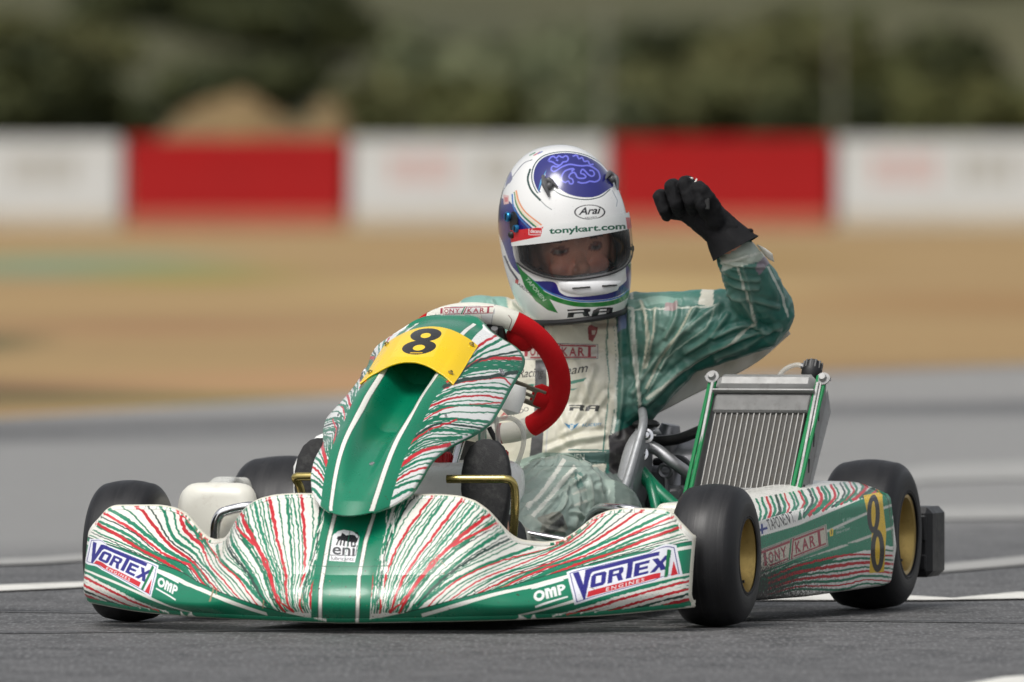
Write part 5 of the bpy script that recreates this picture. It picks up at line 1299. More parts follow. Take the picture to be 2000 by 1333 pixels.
# joints, kart frame
J = dict(pelvis=(.03, .80, .16), waist=(.035, .86, .31), chest=(.04, .885, .44), neck=(.045, .865, .56),
         shL=(.185, .862, .530), elL=tuple(at(1497, 612, Y=.85)), wrL=tuple(at(1437, 494, Y=.70)), shR=(-.118, .855, .535), elR=(-.235, .66, .36), wrR=(-.175, .52, .39),
         hipL=(.115, .78, .15), knL=tuple(at(1094, 978, Y=.40)), anL=(.155, -.06, .115), hipR=(-.055, .78, .15), knR=(-.15, .40, .20), anR=(-.155, -.06, .115))
HC = at(1101, 456, Y=.80)
fW = np.array([.30, -.950, -.035]); fW /= np.linalg.norm(fW); uW = np.array([-.125, -.10, .99]); uW -= fW*uW.dot(fW); uW /= np.linalg.norm(uW); rW = np.cross(uW, fW)
HR = np.stack([w2l(rW), w2l(fW), w2l(uW)], 1)     # columns: viewer's right, forward, up
fF = np.array([.14, -.975, -.03]); fF /= np.linalg.norm(fF); uF = np.array([-.125, -.06, .99]); uF -= fF*uF.dot(fF); uF /= np.linalg.norm(uF); HRF = np.stack([w2l(np.cross(uF, fF)), w2l(fF), w2l(uF)], 1)
def hp(x, y, z): return HC + HR @ np.array([x, y, z], float)
# ---- body: one continuous surface
g = G(); j = J
def ell(c, r, rot=None, n=24, m=16):
    gg = G(); gg.ball([0, 0, 0], 1.0, n, m); V = gg.verts()*np.array(r)
    if rot is not None: V = V @ np.array(rot).T
    g.add(V+np.array(c, float), gg.f)
HO = np.array([.012, .0, -.040])
def hh(x, y, z): return HC + HRF @ (HO+np.array([x, y, z], float))
ell(hh(0, .0, .03), (.074, .094, .098), HRF); ell(hh(0, .040, -.045), (.052, .052, .055), HRF)
capsule(g, hh(0, -.02, -.02), .052, j['neck'], .050); capsule(g, j['neck'], .05, j['chest'], .075); capsule(g, j['chest'], .078, j['waist'], .072); capsule(g, j['waist'], .072, j['pelvis'], .075)
capsule(g, hh(0, .082, .004), .008, hh(0, .112, -.022), .0135, 14); capsule(g, hh(-.012, .098, -.028), .009, hh(.012, .098, -.028), .009, 12)      # nose
for sx in (-1, 1):
    capsule(g, hh(sx*.016, .088, .032), .0085, hh(sx*.045, .074, .030), .007, 12); ell(hh(sx*.036, .068, -.022), (.022, .020, .018), HRF)   # brow, cheek
    ell(hh(sx*.032, .075, .012), (.0125, .0115, .0105), HRF); ell(hh(sx*.076, -.005, .0), (.008, .02, .03), HRF)                         # eyeball, ear
    capsule(g, hh(sx*.002, .091, -.056), .0055, hh(sx*.020, .084, -.055), .004, 10)
capsule(g, hh(-.014, .088, -.063), .006, hh(.014, .088, -.063), .006, 12); ell(hh(0, .078, -.088), (.018, .016, .014), HRF)
for s_ in 'LR':
    capsule(g, j['neck'], .045, j['sh'+s_], .040); capsule(g, j['chest'], .065, j['sh'+s_], .040); capsule(g, j['sh'+s_], .042, j['el'+s_], .034); capsule(g, j['el'+s_], .034, j['wr'+s_], .025)
    capsule(g, j['pelvis'], .075, j['hip'+s_], .070); capsule(g, j['hip'+s_], .065, np.array(j['kn'+s_])+[0, .02, -.01], .045); capsule(g, np.array(j['kn'+s_])+[0, .02, -.01], .045, j['an'+s_], .030)
    sg = 1 if s_ == 'L' else -1; capsule(g, j['an'+s_], .036, (sg*.16, -.13, .27), .030)
wl_ = np.array(j['wrL']); fist = at(1345, 402, Y=.64); pm_ = at(1362, 412, Y=.69); capsule(g, wl_, .025, at(1410, 452, Y=.692), .021); capsule(g, at(1410, 452, Y=.692), .021, pm_, .018); capsule(g, j['wrR'], .024, rimc(R(192))+[-.01, .045, -.01], .018)
V, N, Q = remeshed(g, .0042, 2)
loc = (V-HC) @ HRF - HO                     # head coordinates
c = np.empty((len(V), 3)); c[:] = lin((238, 176, 148))
t_ = nz(V, (40, 40, 40)); c *= (1+.10*t_)[:, None]
fx, fy, fz = loc[:, 0], loc[:, 1], loc[:, 2]; face = fy > .03
for sx in (-1, 1):
    e = np.exp(-(((fx-sx*.034)/.018)**2+((fz-.012)/.010)**2)); c = np.where((face & (e > .45))[:, None], lin((150, 92, 76)), c)
    e = ((fx-sx*.034)/.0125)**2+((fz-.0105)/.0044)**2; c = np.where((face & (e < 1))[:, None], lin((158, 146, 140)), c)
    e = ((fx-sx*.033)/.0058)**2+((fz-.011)/.0046)**2; c = np.where((face & (e < 1))[:, None], lin((40, 34, 30)), c)
    b_ = ((fx-sx*.034)/.022)**2+((fz-.034-.08*(fx-sx*.034)*-sx)/.0055)**2; c = np.where((face & (b_ < 1))[:, None], lin((74, 50, 36)), c)
b_ = (fx/.024)**2+((fz+.0595)/.0075)**2; c = np.where((face & (b_ < 1))[:, None], lin((176, 92, 86)), c)
b_ = (fx/.022)**2+((fz+.0595)/.0014)**2; c = np.where((face & (b_ < 1))[:, None], lin((90, 40, 40)), c)
ck = np.exp(-(((np.abs(fx)-.04)/.02)**2+((fz+.025)/.02)**2))*(face); c = c*(1-.5*ck[:, None])+np.array(lin((206, 110, 98)))*.5*ck[:, None]
c = np.where(((fz > .065) | (fy < -.01)) [:, None] & (fz > -.06)[:, None] & (np.linalg.norm(loc, axis=1) < .16)[:, None], np.array(lin((62, 44, 32))), c)
M_skin = paintmat('skin', .5, .0, 0, bmp=.1, bscale=300)
M_skin.node_tree.nodes['Principled BSDF'].inputs['Subsurface Weight'].default_value = .0
M_skin.node_tree.nodes['Principled BSDF'].inputs['Subsurface Scale'].default_value = .01
rawmesh(V-SEATP, Q, 'body', M_skin, drv, c)

# ---- racing suit with clear rainwear over it
g = G()
def fl(c, r, rot=None): ell(c, r, rot)
ell((.035, .80, .17), (.185, .13, .12)); ell((.04, .855, .30), (.168, .115, .14)); ell((.045, .880, .43), (.178, .112, .125)); ell((.04, .885, .50), (.168, .092, .085))
capsule(g, (.045, .865, .50), .10, (.050, .832, .568), .086); capsule(g, (.02, .85, .52), .075, (.0, .84, .565), .055); 
capsule(g, (.10, .87, .53), .075, j['shL'], .070); capsule(g, (0, .87, .515), .07, j['shR'], .064)
eL, wL, sL = np.array(j['elL']), np.array(j['wrL']), np.array(j['shL'])
capsule(g, sL, .074, sL*.5+eL*.5+[0, 0, -.008], .070); capsule(g, sL*.5+eL*.5+[0, 0, -.008], .070, eL+[-.012, 0, -.006], .058); capsule(g, eL, .054, eL*.5+wL*.5, .053); capsule(g, eL*.5+wL*.5, .053, wL+(eL-wL)*.10, .042)
capsule(g, sL+[.01, 0, -.06], .060, eL*.55+sL*.45+[0, 0, -.045], .036); capsule(g, (.16, .86, .40), .07, sL*.6+eL*.4+[0, 0, -.065], .030); capsule(g, eL*.4+sL*.6+[0, 0, -.06], .034, eL+[-.01, 0, -.03], .042)
capsule(g, j['shR'], .064, j['elR'], .056); capsule(g, j['elR'], .056, j['wrR'], .042)
kL, kR = np.array(j['knL']), np.array(j['knR'])
capsule(g, (.11, .78, .17), .115, kL+[0, .02, .0], .078); capsule(g, kL, .086, kL+[-.012, -.12, -.035], .072); capsule(g, kL+[-.012, -.12, -.035], .070, (.155, -.02, .12), .050); ell(kL+[0, -.02, .008], (.088, .09, .078))
capsule(g, kL+[.06, .12, -.02], .06, (.20, .66, .14), .07)
capsule(g, (-.05, .78, .17), .115, kR, .082); capsule(g, kR, .080, (-.155, -.02, .12), .050)
V, N, Q = remeshed(g, .0026, 4)
px = l2px(V)
cdir = w2l([CAMX, CAMY, CAMZ])-HC; cdir /= np.linalg.norm(cdir); facing = (N*cdir).sum(1)
# folds of the loose rainwear: crest lines with their height (mm) and width (mm)
FOLDS = [
 ([(1236, 768), (1290, 690), (1345, 640), (1405, 596)], 5, 9), ([(1262, 790), (1330, 722), (1410, 676), (1490, 650)], 6, 9), ([(1250, 740), (1262, 680), (1262, 620), (1250, 590)], 5, 8), ([(1300, 660), (1320, 620), (1322, 590)], 4, 7),
 ([(1340, 690), (1385, 660), (1420, 615)], 4, 8), ([(1395, 660), (1440, 640), (1468, 640), (1500, 650)], 5, 8), ([(1398, 700), (1460, 676), (1520, 640)], 4, 8), ([(1425, 575), (1450, 590), (1470, 620), (1478, 640)], 6, 8),
 ([(1416, 548), (1440, 560), (1480, 566)], 3.5, 6), ([(1412, 528), (1436, 545), (1480, 548)], 3, 6), ([(1436, 580), (1480, 590), (1520, 600)], 4, 7), ([(1410, 512), (1440, 520), (1490, 522)], 3.5, 5), ([(1450, 520), (1462, 560), (1472, 610)], 3, 5),
 ([(1280, 605), (1278, 640), (1262, 700)], 3.5, 7), ([(1228, 600), (1232, 660), (1240, 720), (1250, 790)], 5, 7), ([(1210, 600), (1214, 680), (1216, 760), (1206, 850)], 4, 8), ([(1120, 700), (1150, 770), (1170, 830)], 4, 10), ([(1060, 720), (1090, 800), (1110, 860)], 3.5, 10), ([(1090, 680), (1130, 700), (1180, 690)], 3, 7),
 ([(1070, 880), (1120, 860), (1180, 850)], 5, 9), ([(1080, 640), (1070, 700), (1080, 760)], 3, 8), ([(1160, 720), (1140, 780), (1120, 830)], 4, 9), ([(1185, 770), (1150, 820), (1100, 850)], 3.5, 8), ([(960, 590), (975, 610), (1000, 618)], 4, 7), ([(1005, 590), (1030, 612), (1060, 640)], 5, 7),
 ([(1010, 965), (1060, 925), (1110, 905), (1150, 912)], 3, 7), ([(1020, 1000), (1070, 960), (1120, 920)], 4, 7), ([(1060, 1000), (1100, 960), (1140, 930)], 3.5, 6), ([(1150, 940), (1156, 985), (1140, 1030)], 5, 6), ([(1120, 940), (1130, 985), (1120, 1030)], 4, 7), ([(1030, 1010), (1060, 1030), (1100, 1040)], 4, 7), ([(1170, 950), (1178, 980), (1170, 1010)], 5, 6), ([(1000, 940), (1030, 930), (1060, 900)], 4, 5), ([(1010, 985), (1050, 985), (1085, 970)], 4, 5), ([(1075, 1010), (1100, 990), (1108, 950)], 5, 5), ([(1140, 900), (1165, 930), (1180, 960)], 4, 5), ([(1090, 890), (1080, 915), (1050, 930)], 3, 4), ([(1120, 1000), (1140, 1010), (1165, 1040)], 5, 6),
 ([(1360, 600), (1330, 650), (1290, 720)], 4, 6), ([(1460, 500), (1430, 510), (1408, 505)], 3, 5), ([(1130, 600), (1160, 640), (1200, 640)], 3, 8)]
disp = np.zeros(len(V)); crest = np.zeros(len(V))
for (pl_, hgt, wd) in FOLDS:
    P = spline(pl_, 14); d2 = np.full(len(V), 1e9); wpx = wd*.001*1030*.62
    bb = (px[:, 0] > P[:, 0].min()-40) & (px[:, 0] < P[:, 0].max()+40) & (px[:, 1] > P[:, 1].min()-40) & (px[:, 1] < P[:, 1].max()+40) & (facing > -.2)
    q_ = px[bb]; dd = np.full(len(q_), 1e9)
    for a, b in zip(P[:-1], P[1:]):
        ab = b-a; t = np.clip(((q_-a)@ab)/(ab@ab), 0, 1); dd = np.minimum(dd, np.linalg.norm(q_-(a+t[:, None]*ab), axis=1))
    e = np.exp(-(dd/wpx)**2); e2 = np.exp(-((dd-wpx*2.0)/(wpx*.9))**2)
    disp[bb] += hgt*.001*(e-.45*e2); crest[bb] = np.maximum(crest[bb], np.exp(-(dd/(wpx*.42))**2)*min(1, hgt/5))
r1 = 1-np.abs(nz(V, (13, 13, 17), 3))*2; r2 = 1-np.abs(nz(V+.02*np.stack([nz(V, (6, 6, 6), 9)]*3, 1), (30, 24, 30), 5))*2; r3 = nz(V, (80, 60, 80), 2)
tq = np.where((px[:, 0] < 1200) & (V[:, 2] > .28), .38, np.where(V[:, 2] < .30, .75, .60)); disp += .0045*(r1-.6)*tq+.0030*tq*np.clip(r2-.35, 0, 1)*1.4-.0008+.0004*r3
V = V+N*disp[:, None]
# colours: a flat print pattern as cut and sewn, laid on from the front of the suit
class Flat:
    def __init__(s, x0, y0, x1, y1, base, ss=2): s.o = np.array([x0, y0], float); s.ss = ss; s.cv = np.empty((int((y1-y0)*ss), int((x1-x0)*ss), 3), np.float32); s.cv[:] = lin(base)
    def uv(s, p): return np.asarray(p, float).reshape(-1, 2)-s.o
for nm in ('fill_uv', 'fill', 'stroke', 'tris', 'text', 'shape'): setattr(Flat, nm, getattr(Paint, nm))
TEAL, SCR, PALE = (32, 104, 92), (218, 215, 198), (158, 176, 166)
B_ = Flat(880, 440, 1580, 1110, SCR)
B_.fill([(1196, 560), (1196, 600), (1203, 700), (1199, 800), (1190, 880), (1180, 930), (1300, 940), (1300, 800), (1400, 740), (1600, 700), (1600, 440), (1400, 440), (1392, 600), (1240, 560)], TEAL)
B_.fill([(900, 560), (900, 700), (985, 700), (1000, 640), (992, 600), (985, 560)], (120, 168, 156))
for (p_, w0) in (([(1187, 600), (1185, 680), (1190, 740), (1186, 800), (1178, 890)], 2.2),): B_.stroke(p_, w0, (50, 110, 96))
B_.stroke([(1196, 590), (1203, 650), (1206, 700), (1202, 760), (1202, 810), (1192, 890)], 5, (214, 216, 204)); B_.stroke([(1187, 600), (1184, 680), (1190, 740), (1185, 810), (1177, 890)], 2, (70, 124, 112))
B_.fill([(1236, 550), (1376, 550), (1362, 594), (1236, 602)], (58, 122, 108)); B_.fill([(1226, 470), (1236, 700), (1248, 800), (1254, 800), (1240, 640), (1236, 560)], (196, 200, 188))
B_.stroke([(1225, 604), (1300, 603), (1400, 597)], 4, (190, 200, 186)); B_.stroke([(1225, 592), (1290, 586), (1330, 590)], 14, (120, 164, 150)); B_.fill([(1300, 592), (1325, 590), (1322, 606), (1298, 608)], (150, 122, 124)); B_.fill([(1225, 610), (1222, 640), (1206, 650), (1208, 620)], (110, 130, 170))
B_.stroke([(1436, 510), (1452, 560), (1468, 605), (1476, 632)], 4.5, (178, 184, 170)); B_.stroke([(1476, 632), (1430, 668), (1330, 726), (1262, 780)], 5, (172, 178, 164)); B_.stroke([(1400, 596), (1380, 640), (1300, 700), (1264, 770)], 3, (140, 165, 150)); B_.stroke([(1500, 520), (1530, 580), (1540, 620)], 5, (180, 190, 178))
B_.stroke([(1252, 588), (1262, 620), (1266, 660), (1258, 720)], 6, (170, 172, 150)); B_.stroke([(1280, 600), (1276, 650), (1262, 720)], 4, (176, 180, 160)); B_.stroke([(1350, 600), (1326, 650), (1290, 700), (1262, 760)], 5, (164, 168, 148))
B_.fill([(1400, 480), (1500, 470), (1515, 505), (1480, 512), (1410, 530)], (176, 186, 172)); B_.stroke([(1405, 515), (1440, 508), (1490, 492)], 5, (200, 204, 192))
B_.fill([(1473, 522), (1496, 498), (1504, 513), (1482, 538)], (128, 118, 128))
B_.fill([(1043, 590), (1058, 590), (1066, 660), (1068, 760), (1058, 900), (1040, 930), (1034, 900), (1044, 800), (1046, 700)], (84, 84, 86)); B_.stroke([(1068, 600), (1074, 700), (1072, 800), (1066, 890)], 3, (200, 200, 196))
B_.fill([(1148, 641), (1152, 634), (1168, 640), (1166, 652), (1158, 668), (1150, 664)], (150, 70, 72)); B_.fill([(1156, 646), (1164, 646), (1162, 654), (1157, 654)], (206, 190, 180))
logo_tk(B_, [(1010, 704), (1170, 702), (1170, 672), (1012, 668)], (210, 206, 196), (164, 60, 72), (90, 84, 92))
B_.text('Racing', (1013, 738), (1064, 735), 17, (46, 44, 46), .008, .4); B_.text('Team', (1092, 735), (1150, 726), 17, (46, 44, 46), .008, .4)
B_.fill([(1018, 752), (1044, 750), (1042, 757), (1016, 758)], (70, 140, 120)); B_.fill([(1108, 746), (1146, 738), (1140, 745), (1110, 752)], (70, 140, 120)); B_.fill([(1100, 762), (1130, 758), (1120, 763)], (100, 150, 134))
def ra(P_, quad, col=(46, 48, 50)):
    P_.shape([[(0, 0), (.14, .0), (.16, .42), (.34, .42), (.38, 0), (.52, 0), (.47, .5), (.52, .6), (.52, .9), (.46, 1), (.0, 1), (.0, .8), (.36, .8), (.38, .62), (.02, .62)]], quad, col)
    P_.shape([[(.55, 0), (.69, 0), (.72, .38), (.88, .38), (.88, 0), (1.02, 0), (1.02, .9), (.96, 1), (.68, 1), (.58, .7)], [(.71, .56), (.74, .80), (.88, .80), (.88, .56)]], quad, col)
ra(B_, [(1112, 802), (1168, 804), (1171, 792), (1112, 791)])
B_.text('ACADEMY', (1137, 834), (1176, 832), 6, (60, 136, 176), .012); B_.fill([(1102, 826), (1112, 830), (1117, 828), (1123, 830), (1132, 826), (1124, 836), (1117, 841), (1110, 836)], (60, 128, 170)); B_.fill([(1114, 830), (1121, 830), (1120, 838), (1117, 840), (1114, 838)], (210, 214, 206))
B_.stroke([(977, 818), (984, 806), (990, 812), (984, 820), (978, 812)], 2.5, (180, 50, 60)); B_.text('AIRDO', (996, 814), (1034, 802), 8, (80, 78, 80), .01)
B_.stroke([(1110, 879), (1190, 880)], 2.5, (50, 110, 100)); B_.fill([(1070, 886), (1200, 882), (1196, 906), (1070, 908)], (74, 104, 98)); B_.text('TAPONEN', (1078, 900), (1142, 899), 12, (196, 198, 190), .01); B_.fill([(1190, 850), (1260, 820), (1250, 930), (1190, 960)], (62, 60, 62))
# legs
B_.fill([(1176, 925), (1310, 925), (1310, 1105), (1176, 1105)], (96, 112, 106))
B_.fill([(980, 910), (1060, 884), (1110, 885), (1160, 910), (1200, 940), (1205, 1100), (960, 1100)], PALE)
for p_ in ([(1103, 897), (1085, 925), (1060, 960), (1028, 994)], [(1124, 910), (1104, 935), (1076, 968), (1040, 1008)]): B_.stroke(p_, 8.5, (232, 233, 222), curve=20)
B_.stroke([(1120, 965), (1146, 956)], 5, (196, 200, 188)); B_.stroke([(1122, 988), (1148, 978)], 5, (196, 200, 188)); B_.fill([(1122, 924), (1136, 922), (1140, 950), (1128, 956)], (96, 134, 124)); B_.text('TA', (1120, 944), (1138, 938), 15, (196, 200, 186), .01)
B_.fill([(1050, 1010), (1080, 1000), (1100, 1000), (1112, 1035), (1060, 1055)], (140, 140, 128)); B_.fill([(1056, 1044), (1072, 1030), (1100, 1006), (1105, 1024), (1080, 1042), (1058, 1052)], (52, 52, 54)); B_.fill([(990, 1005), (1040, 1035), (1058, 1060), (990, 1060)], (166, 168, 156))
ij = np.clip(((px-B_.o)*2).astype(int), 0, [B_.cv.shape[1]-1, B_.cv.shape[0]-1]); c = B_.cv[ij[:, 1], ij[:, 0]].astype(float)
c = (c + B_.cv[np.clip(ij[:, 1]+1, 0, B_.cv.shape[0]-1), np.clip(ij[:, 0]+1, 0, B_.cv.shape[1]-1)])/2
back = facing < -.25; c[back & (V[:, 2] > .3) & (V[:, 0] > .2)] = lin(TEAL)
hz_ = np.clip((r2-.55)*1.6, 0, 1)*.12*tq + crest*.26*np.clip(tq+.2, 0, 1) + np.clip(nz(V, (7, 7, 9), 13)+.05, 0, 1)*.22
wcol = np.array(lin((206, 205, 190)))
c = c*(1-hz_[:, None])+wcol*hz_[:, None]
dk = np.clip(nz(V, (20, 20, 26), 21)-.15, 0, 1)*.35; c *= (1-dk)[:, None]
# the neck opening, cuffs and trouser legs are open below the helmet: trim what lies above the collar
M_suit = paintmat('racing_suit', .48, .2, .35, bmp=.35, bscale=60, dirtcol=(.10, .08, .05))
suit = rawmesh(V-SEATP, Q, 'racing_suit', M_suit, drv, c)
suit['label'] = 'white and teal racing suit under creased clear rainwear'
# chest front: the cloth panel that carries the embroidery, lying on the suit
from mathutils.bvhtree import BVHTree
bvh = BVHTree.FromPolygons(V.tolist(), Q.tolist()); org = Vector(w2l([CAMX, CAMY, CAMZ]))
xs_, ys_ = np.arange(1000, 1182, .9), np.arange(636, 911, .9); PC = np.zeros((len(ys_), len(xs_), 3)); ok = np.zeros((len(ys_), len(xs_)), bool)
for i, y in enumerate(ys_):
    for k, x in enumerate(xs_):
        h = bvh.ray_cast(org, Vector(w2l(ray(x, y))).normalized())
        if h[0] is not None: PC[i, k] = h[0]; ok[i, k] = True
for ax in (1,):
    kx = np.exp(-.5*(np.arange(-3, 4)/1.6)**2); kx /= kx.sum(); sm_y = np.apply_along_axis(lambda a: np.convolve(np.pad(a, 3, mode='edge'), kx, 'valid'), 1, PC[..., 1]); sm_y = np.apply_along_axis(lambda a: np.convolve(np.pad(a, 3, mode='edge'), kx, 'valid'), 0, sm_y)
    near = np.abs(sm_y-PC[..., 1]) < .004; PC[..., 1] = np.where(near, sm_y, PC[..., 1])
PC[..., 1] -= .0016
ii = ((ys_-B_.o[1])*2).astype(int)[:, None]; jj = ((xs_-B_.o[0])*2).astype(int)[None, :]
pc = (B_.cv[ii, jj]+B_.cv[ii+1, jj]+B_.cv[ii, jj+1]+B_.cv[ii+1, jj+1])/4
fp_ = PC.reshape(-1, 3); r1c = 1-np.abs(nz(fp_, (13, 13, 17), 3))*2; dkc = np.clip(nz(fp_, (20, 20, 26), 21)-.15, 0, 1)*.35; hzc = np.clip(nz(fp_, (7, 7, 9), 13)+.05, 0, 1)*.22
cf = pc.reshape(-1, 3); cf = cf*(1-hzc[:, None])+wcol*hzc[:, None]; cf = cf*(1-dkc)[:, None]
dj = np.maximum(np.abs(np.diff(PC[..., 1], axis=0))[:, :-1], np.abs(np.diff(PC[..., 1], axis=1))[:-1]); kq = ok[:-1, :-1] & ok[1:, :-1] & ok[:-1, 1:] & ok[1:, 1:] & (dj < .006)
gridmesh(PC, 'chest_print', M_suit, suit, cf.reshape(PC.shape), keep=kq, flip=True)
# loose translucent flaps of the rainwear, with hanging folds
M_clear = clearmat('clear_rain_plastic', (.84, .83, .76), .78, .25)
def flap(top, bot, yoff0, yoff1, name, n=46, m=12, amp=.006):
    T, B = spline(top, n), spline(bot, n); P = np.zeros((m, n, 3))
    for i in range(m):
        f = i/(m-1)
        for k in range(n):
            q_ = T[k]*(1-f)+B[k]*f; y = .86+yoff0*(1-f)+yoff1*f+amp*math.sin(k*.75+f*2)*math.sin(f*math.pi*.9)
            P[i, k] = at(q_[0], q_[1], Y=y)
    o = gridmesh(P, name, M_clear, drv); s_ = o.modifiers.new('t', 'SOLIDIFY'); s_.thickness = .0015; s_.offset = 0; return o
flap([(1244, 788), (1300, 744), (1380, 704), (1460, 676), (1536, 640)], [(1238, 836), (1300, 800), (1390, 754), (1475, 710), (1544, 652)], .02, .05, 'rain_flap')
flap([(1350, 600), (1390, 583), (1412, 570), (1424, 563)], [(1340, 606), (1385, 594), (1420, 586), (1440, 590)], .05, .03, 'rain_flap', 20, 6)
flap([(1478, 478), (1495, 486), (1508, 496)], [(1488, 492), (1500, 505), (1512, 512)], -.14, -.13, 'cuff_tab', 10, 4, .001)
# ---- neck: grey balaclava and collar strap seen between the helmet and the collar
g = G(); capsule(g, hp(-.01, -.02, -.12), .070, (.045, .85, .55), .066)
V, N, Q = remeshed(g, .005, 2); V += N*(.004*nz(V, (40, 40, 25), 4))[:, None]
M_bal = mat('grey_cloth', rgb(120, 112, 102), .9, var=.35, vscale=30, bmp=.3, bscale=300)
o = rawmesh(V-SEATP, Q, 'neck_scarf', M_bal, drv)
# ---- gloves
M_glove = mat('black_glove', (.008, .008, .009), .8, var=.5, vscale=40, bmp=.5, bscale=500, spec=.25)
g = G(); wr = at(1418, 458, Y=.69)
mc = {'i': at(1366, 368, Y=.675), 'm': at(1342, 358, Y=.680), 'r': at(1315, 364, Y=.685), 'p': at(1291, 384, Y=.69)}
for k, m_ in mc.items(): capsule(g, at(1400, 440, Y=.69), .026, m_, .0135, 16, 5)
capsule(g, wr, .033, at(1352, 400, Y=.69), .036); capsule(g, at(1352, 400, Y=.69), .034, at(1318, 402, Y=.69), .026)
fing = {'i': (0, 0, .0128, 1.0), 'm': (0, 0, .0135, 1.06), 'r': (0, 0, .0130, 1.0), 'p': (0, 0, .0115, .8)}
for k, m_ in mc.items():
    r, L = fing[k][2], fing[k][3]; x, y = l2px(m_)
    pip = at(x-4, y+1, Y=m_[1]-.043*L); dip = at(x+6, y+33*L, Y=m_[1]-.047*L); tip = at(x+11, y+48*L, Y=m_[1]-.026*L)
    capsule(g, m_, r*1.03, pip, r, 16, 5); capsule(g, pip, r, dip, r*.94, 16, 5); capsule(g, dip, r*.94, tip, r*.88, 16, 5)
t0, t1, t2, t3 = at(1398, 432, Y=.665), at(1392, 406, Y=.65), at(1382, 386, Y=.634), at(1374, 374, Y=.630)
capsule(g, t0, .020, t1, .0165); capsule(g, t1, .0155, t2, .0138); capsule(g, t2, .0138, t3, .0120)
V, N, Q = remeshed(g, .0021, 2)
dv = .0012*(1-np.abs(nz(V, (60, 60, 60), 7))*2)+.0015*np.clip(1-np.abs(nz(V, (30, 30, 30), 17))*2-.5, 0, 1); V += N*dv[:, None]
gl = rawmesh(V-SEATP, Q, 'glove', M_glove, drv); gl['label'] = 'black glove closed into a raised fist'
# gauntlet cuff
g = G(); a = at(1392, 432, Y=.69); b = at(1436, 482, Y=.695); ax = b-a; L = np.linalg.norm(ax); ax /= L; n = 48; V = []; F = []
u_ = np.cross(ax, [0, 1, 0]); u_ /= np.linalg.norm(u_); v_ = np.cross(ax, u_)
st = [(-.012, .031), (.01, .034), (.022, .0335), (.028, .036), (.045, .041), (.062, .045), (L+.004, .0475), (L+.004, .044), (L-.02, .040)]
for (o_, r) in st:
    for k in range(n):
        t = 2*math.pi*k/n; rr = r*(1+.035*math.sin(3*t+o_*90)+.02*math.sin(7*t)); e = .010*math.cos(t)*(o_/L if o_ > 0 else 0)
        V.append(a+ax*(o_+e)+u_*math.cos(t)*rr+v_*math.sin(t)*rr)
for i in range(len(st)-1):
    for k in range(n): F.append([i*n+k, i*n+(k+1) % n, (i+1)*n+(k+1) % n, (i+1)*n+k])
g.add(V, F); build(g, 'cuff', M_glove, gl)
g = G(); g.box(at(1463, 454, Y=.69), [.016, .008, .014], bev=.003); build(g, 'cuff_tab', M_glove, gl)
g = G(); g.tube([at(1357, 358, Y=.64), at(1361, 350, Y=.645)], .0016, 6); build(g, 'stitched_mark', M_line, gl); g = G(); g.tube([at(1342, 348, Y=.655), at(1353, 349, Y=.65)], .0022, 6); build(g, 'stitched_mark', M_line, gl)
g = G(); g.box(at(1380, 398, Y=.622), [.012, .004, .022], bev=.0015); build(g, 'thumb_patch', mat('glove_leather', (.02, .02, .02), .5, var=.3), gl)
# far glove on the steering wheel rim
rc = rimc(R(192)); wr2 = np.array(J['wrR']); g = G()
capsule(g, wr2, .032, rc+[-.01, .045, -.01], .030)
for k, aa in enumerate((176, 186, 196, 206)):
    c0 = rimc(R(aa)); o_ = c0-SC; o_ /= np.linalg.norm(o_); r = .0125-.0006*k
    p1 = c0+o_*.022-SN*.022; p2 = c0+o_*.036+SN*.004; p3 = c0+o_*.006+SN*.032; p4 = c0-o_*.020+SN*.022
    capsule(g, rc+[-.005, .04, 0], .022, p1, r); capsule(g, p1, r, p2, r); capsule(g, p2, r, p3, r*.95); capsule(g, p3, r*.95, p4, r*.9)
c0 = rimc(R(170)); o_ = c0-SC; o_ /= np.linalg.norm(o_); capsule(g, rc+[0, .035, .02], .018, c0-SN*.03, .014); capsule(g, c0-SN*.03, .014, c0-o_*.03-SN*.008, .012)
V, N, Q = remeshed(g, .0028, 2); gr_ = rawmesh(V-SEATP, Q, 'glove', M_glove, drv); gr_['label'] = 'black glove holding the steering wheel'
